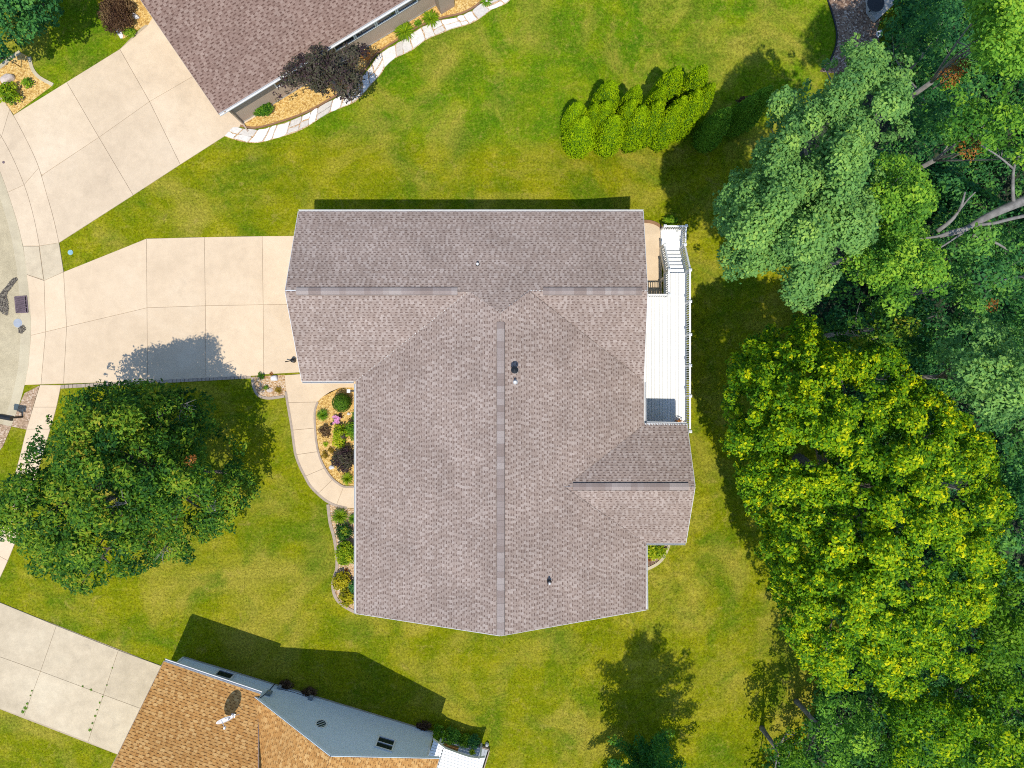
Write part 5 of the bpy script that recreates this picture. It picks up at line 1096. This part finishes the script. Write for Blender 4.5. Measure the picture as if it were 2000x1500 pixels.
for i, (px, py, h, k, lb) in enumerate(spots):
    kz = 1.06; zt = -.7+h; tp_ = W(px, py-3, zt); me, core, tr = ARB[i % 3]; zb_ = ground_z(tp_.x, tp_.y)
    t = empty('arborvitae', (tp_.x, tp_.y, zb_), lb, 'tree', 'arborvitaes in the clump on the back lawn'); t.scale = (k*.90, k*.90, (zt-zb_)/4.6); t.rotation_euler.z = i*1.7
    for nm, m_ in (('foliage', me), ('inner_twigs', core), ('trunk', tr)):
        o = bpy.data.objects.new(nm, m_); COL.objects.link(o); o.parent = t
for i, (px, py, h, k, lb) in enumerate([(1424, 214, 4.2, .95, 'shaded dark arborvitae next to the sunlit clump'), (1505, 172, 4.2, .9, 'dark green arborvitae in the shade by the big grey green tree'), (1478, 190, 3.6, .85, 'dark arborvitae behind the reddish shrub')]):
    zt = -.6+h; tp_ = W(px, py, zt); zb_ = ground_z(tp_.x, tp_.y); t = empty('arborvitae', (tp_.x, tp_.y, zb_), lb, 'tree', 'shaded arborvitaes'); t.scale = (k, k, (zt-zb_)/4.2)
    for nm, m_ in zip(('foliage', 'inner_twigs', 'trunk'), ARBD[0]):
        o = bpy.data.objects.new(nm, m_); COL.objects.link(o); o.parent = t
shrub('shrub', 'reddish purple upright shrub at the shaded end of the arborvitae clump', 'shrub', 1440, 232, .6, 2.6, 'leaf_brown', 80, 420, .09, (.4, .25), n=26)

# ------------------------------------------------------------------ trees
# oak in the front yard
P1 = [(100, 790), (150, 768), (215, 752), (250, 745), (330, 750), (400, 765), (424, 785), (412, 815), (440, 850), (482, 870), (470, 905), (500, 930), (512, 965), (500, 985), (462, 1000), (455, 1030), (400, 1060), (352, 1100), (330, 1090), (270, 1120), (215, 1130), (160, 1160), (110, 1128), (60, 1110), (30, 1060), (0, 1050), (-40, 1000), (-20, 950), (30, 935), (42, 890), (70, 865), (60, 845), (95, 820)]
cl = crown_clumps(P1, 3.4, 8.2, 13, (.24, .50), 7, .35, 1.15, (.42, .26), -.22, .7, pw=.8, lobe=66, tilt=(-.0072, 0), zj=.55)
for i, c in enumerate(cl):
    gx_ = 1000+c[0]*F/H
    ex_ = 0.15+max(0.0, (430+38*math.sin(i*2.7)-gx_)*.035)
    if c[1]+.435*c[2] > ex_:
        z_ = max(1.6, (ex_-c[1])/.435); k_ = (H-z_)/(H-c[2]); cl[i] = (c[0]*k_, c[1]*k_, z_)+tuple(c[3:])
tree('oak_tree', 'broad dark green oak tree on the front lawn beside the driveway', 'tree', WG(372, 915), cl, 'leaf_oak', 620, .165, 7, trunk_r=.24, nlimb=26, aspect=.5)
oak = [o for o in COL.objects if o.name.startswith('oak_tree') and o.get('label', '').startswith('broad')][0]; rnd = random.Random(90)
for (x, y, z) in [(240, 985, 8.4), (350, 790, 4.6), (318, 1068, 5.6), (415, 1000, 5.4)]:
    mb = MB(); c = W(x, y, z)
    for j in range(6):
        a = rnd.uniform(0, 6.28); e = c+Vector((1.0*math.cos(a*.35+x)*rnd.uniform(.3, 1), 1.0*math.sin(a*.35+x)*rnd.uniform(.3, 1), rnd.uniform(-.25, .15))); mb.tube([c+Vector((0, 0, -.3)), c.lerp(e, .5)+Vector((rnd.uniform(-.08, .08), rnd.uniform(-.08, .08), .06)), e], [.022, .014, .005], 5)
        f_ = c.lerp(e, .55); g_ = f_+Vector((rnd.uniform(-.3, .3), rnd.uniform(-.3, .3), .08)); mb.tube([f_, g_], [.011, .004], 4)
    mb.build('bare_twig', M['bark_pale'], oak)
# trees upper left
P2 = [(-60, -70), (120, -70), (130, -10), (112, 15), (118, 35), (85, 50), (78, 72), (45, 78), (40, 100), (10, 112), (-60, 120)]
cl = crown_clumps(P2, 2.2, 4.8, 14, (.28, .5), 17, .5, .5, (.5, .22), -.36, .7); tree('maple_tree', 'dark green tree filling the upper left corner', 'tree', WG(75, -10), cl, 'leaf_deep', 600, .16, 17, trunk_r=.2, nlimb=8)
# purple leafed tree by the brown house
P3 = [(548, 150), (560, 120), (585, 105), (600, 108), (612, 82), (628, 84), (640, 100), (665, 98), (680, 88), (705, 82), (722, 96), (716, 112), (700, 122), (692, 140), (712, 150), (714, 170), (700, 188), (685, 196), (668, 190), (640, 192), (612, 176), (590, 168), (570, 178), (540, 196), (536, 178), (550, 165)]
cl = crown_clumps(P3, 2.0, 4.2, 8, (.16, .32), 27, .3, .5, (.5, .28), -.30, .7, lobe=30); tree('purple_plum_tree', 'small dark purple leafed tree in front of the brown house', 'tree', WG(660, 172), cl, 'leaf_purple', 1000, .11, 27, trunk_r=.09, nlimb=12, bark='bark_pale')
# great grey green maple
P4 = [(1660, 85), (1672, 68), (1682, 95), (1700, 88), (1718, 82), (1722, 105), (1745, 118), (1762, 108), (1780, 125), (1772, 150), (1774, 205), (1762, 240), (1782, 245), (1770, 258), (1728, 275), (1716, 300), (1722, 350), (1700, 380), (1712, 410), (1700, 450), (1712, 470), (1690, 480), (1660, 495), (1635, 480), (1632, 545), (1600, 575), (1574, 608), (1545, 592), (1520, 565), (1525, 520), (1480, 535), (1420, 545), (1402, 500), (1420, 470), (1392, 425), (1400, 395), (1430, 345), (1470, 330), (1478, 290), (1500, 270), (1505, 200), (1530, 165), (1550, 175), (1552, 205), (1575, 185), (1572, 150), (1592, 130), (1610, 118), (1625, 128), (1640, 110)]
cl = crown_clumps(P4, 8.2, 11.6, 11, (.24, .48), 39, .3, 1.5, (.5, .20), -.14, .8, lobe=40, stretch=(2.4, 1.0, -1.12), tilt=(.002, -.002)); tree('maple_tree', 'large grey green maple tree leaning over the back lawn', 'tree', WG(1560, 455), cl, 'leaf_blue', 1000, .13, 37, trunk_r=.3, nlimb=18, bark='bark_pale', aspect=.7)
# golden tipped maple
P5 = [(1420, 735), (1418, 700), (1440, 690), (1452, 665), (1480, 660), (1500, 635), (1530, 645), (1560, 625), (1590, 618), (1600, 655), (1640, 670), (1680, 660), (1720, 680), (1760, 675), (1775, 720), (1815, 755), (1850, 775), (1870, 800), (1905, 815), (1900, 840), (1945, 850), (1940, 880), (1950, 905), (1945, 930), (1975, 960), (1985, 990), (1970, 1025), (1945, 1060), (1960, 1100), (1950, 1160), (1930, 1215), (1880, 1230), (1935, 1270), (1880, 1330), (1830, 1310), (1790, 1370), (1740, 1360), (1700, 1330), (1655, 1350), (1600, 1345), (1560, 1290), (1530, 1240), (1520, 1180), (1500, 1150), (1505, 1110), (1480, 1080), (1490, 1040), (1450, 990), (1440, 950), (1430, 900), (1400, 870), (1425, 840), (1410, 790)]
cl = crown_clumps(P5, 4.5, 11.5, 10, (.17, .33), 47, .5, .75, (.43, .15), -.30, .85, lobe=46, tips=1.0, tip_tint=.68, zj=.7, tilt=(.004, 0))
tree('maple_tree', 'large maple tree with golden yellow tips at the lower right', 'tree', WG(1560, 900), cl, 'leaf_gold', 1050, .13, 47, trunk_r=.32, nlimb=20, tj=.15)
# woods along the right side
woods = [
 ('maple_tree', 'bright light green tree in the upper right corner', [(1885, -60), (1890, 60), (1900, 110), (1925, 130), (1960, 150), (2060, 150), (2060, -60)], 9, 13, 'leaf_light', .14, (.55, .2), 12, 700),
 ('understory_tree', 'shaded dark green tree at the top right beside the gravel path', [(1745, 20), (1770, -60), (1880, -60), (1885, 80), (1890, 180), (1860, 260), (1800, 330), (1770, 270), (1785, 200), (1780, 120), (1730, 90)], 2.0, 4.5, 'leaf_deep', .16, (.45, .2), 18, 520),
 ('oak_tree', 'loose green tree with bare dead twigs near the right edge, above the thick limb', [(1790, 190), (1820, 170), (1860, 150), (1900, 160), (1960, 170), (2060, 170), (2060, 330), (1980, 330), (1960, 290), (1900, 300), (1860, 300), (1830, 240)], 7.5, 10.5, 'leaf_light', .15, (.4, .25), 21, 600),
 ('tree', 'fresh green tree between the grey green maple and thick bare limb', [(1716, 300), (1760, 310), (1800, 330), (1830, 400), (1800, 440), (1830, 470), (1850, 520), (1860, 560), (1830, 580), (1795, 560), (1770, 600), (1740, 620), (1715, 590), (1690, 560), (1650, 540), (1640, 500), (1690, 480), (1715, 450), (1700, 390)], 7.5, 10, 'leaf_light', .13, (.52, .22), 14, 800),
 ('tree', 'dark green tree under the thick bare limb at the right edge', [(1860, 420), (1950, 440), (2060, 430), (2060, 640), (1960, 660), (1900, 640), (1850, 600), (1850, 500)], 5.5, 8.5, 'leaf_deep', .15, (.6, .25), 16, 640),
 ('tree', 'blue green tree at the right edge beside the golden maple top', [(1850, 610), (1920, 620), (1960, 640), (2060, 640), (2060, 860), (1990, 880), (1930, 820), (1870, 770), (1830, 700)], 7.5, 11, 'leaf_blue', .15, (.42, .25), 15, 700),
 ('tree', 'dark shaded tree between the grey green and the golden maples', [(1580, 600), (1640, 560), (1700, 590), (1760, 620), (1850, 610), (1840, 700), (1790, 720), (1720, 690), (1650, 680), (1610, 660)], 4.5, 6.8, 'leaf_oak', .15, (.38, .22), 17, 640),
 ('tree', 'dark green tree at the right edge beside the golden maple', [(1940, 850), (2060, 830), (2060, 1130), (1990, 1130), (1940, 1060), (1960, 960)], 5.5, 8.5, 'leaf_deep', .16, (.6, .22), 17, 600),
 ('tree', 'mid green tree at the right edge below the dark one', [(1930, 1120), (1990, 1110), (2060, 1110), (2060, 1340), (1960, 1360), (1900, 1300)], 4.5, 7.5, 'leaf_mid', .15, (.38, .22), 17, 600),
 ('tree', 'yellow green tree in the lower right corner', [(1700, 1380), (1760, 1350), (1830, 1330), (1900, 1320), (2060, 1330), (2060, 1560), (1720, 1560), (1730, 1460)], 4.0, 7.0, 'leaf_gold', .14, (.36, .2), 15, 700),
 ('tree', 'low bright green tree at the lower edge beside the lawn', [(1580, 1375), (1620, 1350), (1680, 1350), (1710, 1400), (1730, 1470), (1720, 1560), (1560, 1560), (1560, 1440)], 2.5, 4.4, 'leaf_light', .14, (.42, .22), 15, 640),
 ('tree', 'low dark green thicket tree at the lower edge of the lawn', [(1500, 1460), (1540, 1420), (1570, 1440), (1590, 1560), (1480, 1560)], 1.4, 2.8, 'leaf_mid', .13, (.3, .22), 16, 620)]
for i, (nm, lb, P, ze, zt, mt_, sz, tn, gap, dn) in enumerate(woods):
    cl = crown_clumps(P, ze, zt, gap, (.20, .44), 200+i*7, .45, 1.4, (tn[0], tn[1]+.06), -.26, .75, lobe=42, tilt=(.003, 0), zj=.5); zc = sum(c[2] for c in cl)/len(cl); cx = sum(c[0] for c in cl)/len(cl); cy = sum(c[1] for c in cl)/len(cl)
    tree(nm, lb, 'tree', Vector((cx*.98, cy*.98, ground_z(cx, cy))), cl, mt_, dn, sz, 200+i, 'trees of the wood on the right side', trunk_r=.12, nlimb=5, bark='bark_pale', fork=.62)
# thick bare limbed tree
bt = empty('bare_limbed_tree', WG(2060, 480), 'thick grey forking bare limbs reaching in from the right edge', 'tree'); b0 = WG(2060, 480)
mb = MB(); tr0 = W(2060, 370, 8.2); mb.tube([b0, b0.lerp(tr0, .5)+Vector((.3, .1, 0)), tr0], [.38, .32, .27], 12); mb.build('trunk', M['bark_pale'], bt, True)
def limb(P, r0, r1):
    pts = spline([tuple(W(*p)) for p in P], 4); mb = MB(); k = len(pts); mb.tube([Vector(p) for p in pts], [r0+(r1-r0)*i/(k-1) for i in range(k)], 9); mb.build('limb', M['bark_pale'], bt, True)
limb([(2060, 370, 8.2), (1985, 398, 8.6), (1925, 425, 8.8), (1880, 450, 8.9), (1835, 462, 9.0)], .24, .06)
limb([(1890, 446, 8.9), (1860, 452, 9.1), (1830, 462, 9.3), (1795, 466, 9.5)], .09, .03); limb([(1830, 452, 9.0), (1858, 430, 9.3), (1876, 405, 9.6), (1885, 375, 10)], .10, .03); limb([(1872, 412, 9.5), (1890, 390, 9.7), (1905, 375, 10)], .05, .02)
limb([(2060, 410, 8.0), (1985, 425, 8.6), (1940, 436, 8.8), (1905, 440, 8.9)], .08, .06); limb([(1880, 455, 8.9), (1850, 475, 9.1), (1810, 500, 9.3)], .05, .02); limb([(1900, 460, 8.6), (1940, 472, 8.4), (1975, 492, 8.2)], .08, .03)
limb([(1980, 400, 8.6), (1978, 370, 9), (1980, 330, 9.6), (1990, 305, 10)], .08, .04); limb([(1980, 330, 9.6), (1950, 305, 10), (1915, 283, 10.4)], .045, .02)
limb([(1935, 440, 8.7), (1932, 455, 8.7), (1925, 470, 8.7)], .03, .015); limb([(2000, 540, 6.5), (1965, 545, 8.5), (1930, 570, 9)], .05, .02)
# dead foliage clusters caught in the woods and oak
for i, (px, py, z, r, lb) in enumerate([(1855, 152, 9.2, .42, 'rusty dead leaf cluster in the wood beside the corner tree'), (1874, 132, 9.0, .34, 'smaller rusty dead leaf spray nearest the corner tree'), (1893, 290, 9.8, .42, 'rusty dead branch cluster in the wood above the thick limb'), (1936, 597, 8.8, .26, 'small orange dead spray at the right edge of the wood'), (371, 900, 8.0, .24, 'orange dead leaf spray on top of the front oak')]):
    c = W(px, py, z); t = empty('dead_branch', c, lb, 'branch'); V, Fc, T = leaves([(c.x, c.y, c.z, r, r*.5, .5), (c.x+r*.6, c.y+r*.5, c.z, r*.6, r*.3, .4)], 1100, .11, np.random.default_rng(300+i), aspect=.4, tj=.25); mesh('dead_leaves', V, Fc, M['leaf_dead'], t, T)
    mb = MB(); mb.tube([c+Vector((-r, -r*.6, -.5)), c, c+Vector((r*.7, r*.6, .1))], [.03, .02, .008], 6); mb.build('twig', M['bark'], t)
# young pine at the bottom edge
rnd = random.Random(61); sb0 = W(1254, 1466, -1.2); hS = 13.4; cl = []; mb = MB(); mb.tube([sb0, sb0+Vector((.1, 0, hS*.5)), sb0+Vector((0, 0, hS))], [.2, .12, .02], 8)
prof_ = [(0.8, 2.3), (3, 2.6), (5.5, 2.8), (8.2, 2.6), (9.5, 1.7), (11.5, 1.25), (12.6, .8), (13.5, .15)]
def prof_at(z_):
    for (z0_, r0_), (z1_, r1_) in zip(prof_[:-1], prof_[1:]):
        if z0_ <= z_ <= z1_: return r0_+(r1_-r0_)*(z_-z0_)/(z1_-z0_)
    return .2
for lvl in range(19):
    zz = .9+lvl*.69; Lb = prof_at(zz); nb2 = 6 if lvl < 6 else 5
    for j in range(nb2):
        a = j*2*math.pi/nb2+lvl*.9+rnd.uniform(-.4, .4); lb_ = Lb*rnd.choice((.55, .8, 1.0, 1.15)); n3 = max(2, int(lb_/.28))
        mb.tube([sb0+Vector((0, 0, zz)), sb0+Vector((lb_*math.cos(a), lb_*math.sin(a), zz+.3*lb_))], [.04, .01], 5)
        for k in range(1, n3+1):
            q = lb_*k/n3; sp = (.17+.13*(1-k/n3))*(1.0 if lvl < 6 else .85)
            cl.append((sb0.x+q*math.cos(a)+rnd.uniform(-.12, .12), sb0.y+q*math.sin(a)+rnd.uniform(-.12, .12), sb0.z+zz+.3*q+rnd.uniform(0, .1), sp+.08, .17, min(1, max(0, .25+.5*k/n3*rnd.random()))))
tS = empty('pine_tree', sb0, 'tall green pine at the bottom edge of the lawn casting a ragged shadow', 'tree'); mb.build('trunk', M['bark'], tS, True)
V, Fc, T = leaves(cl, 1100, .15, np.random.default_rng(61), aspect=.4, up=.4); mesh('crown', V, Fc, M['leaf_pine'], tS, T)
# undergrowth in the shade of the wood
def undergrowth():
    rng = np.random.default_rng(77); rnd = random.Random(77); cl = []
    P = [(1760, -80), (2260, -80), (2260, 1600), (1460, 1560), (1540, 1420), (1620, 1330), (1640, 1200), (1600, 760), (1570, 560), (1640, 420), (1700, 300), (1720, 130)]
    while len(cl) < 3300:
        x, y = rnd.uniform(1440, 2260), rnd.uniform(-80, 1600)
        if not inpoly(x, y, P): continue
        p = WG(x, y); r = rnd.uniform(.3, .7); cl.append((p.x, p.y, p.z+r*.3+rnd.random()**2*2.6, r, r*.7, min(1, max(0, rnd.gauss(.5, .25)))))
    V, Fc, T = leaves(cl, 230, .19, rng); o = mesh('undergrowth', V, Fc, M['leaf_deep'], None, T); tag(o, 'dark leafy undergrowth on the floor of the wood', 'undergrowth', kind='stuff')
undergrowth()
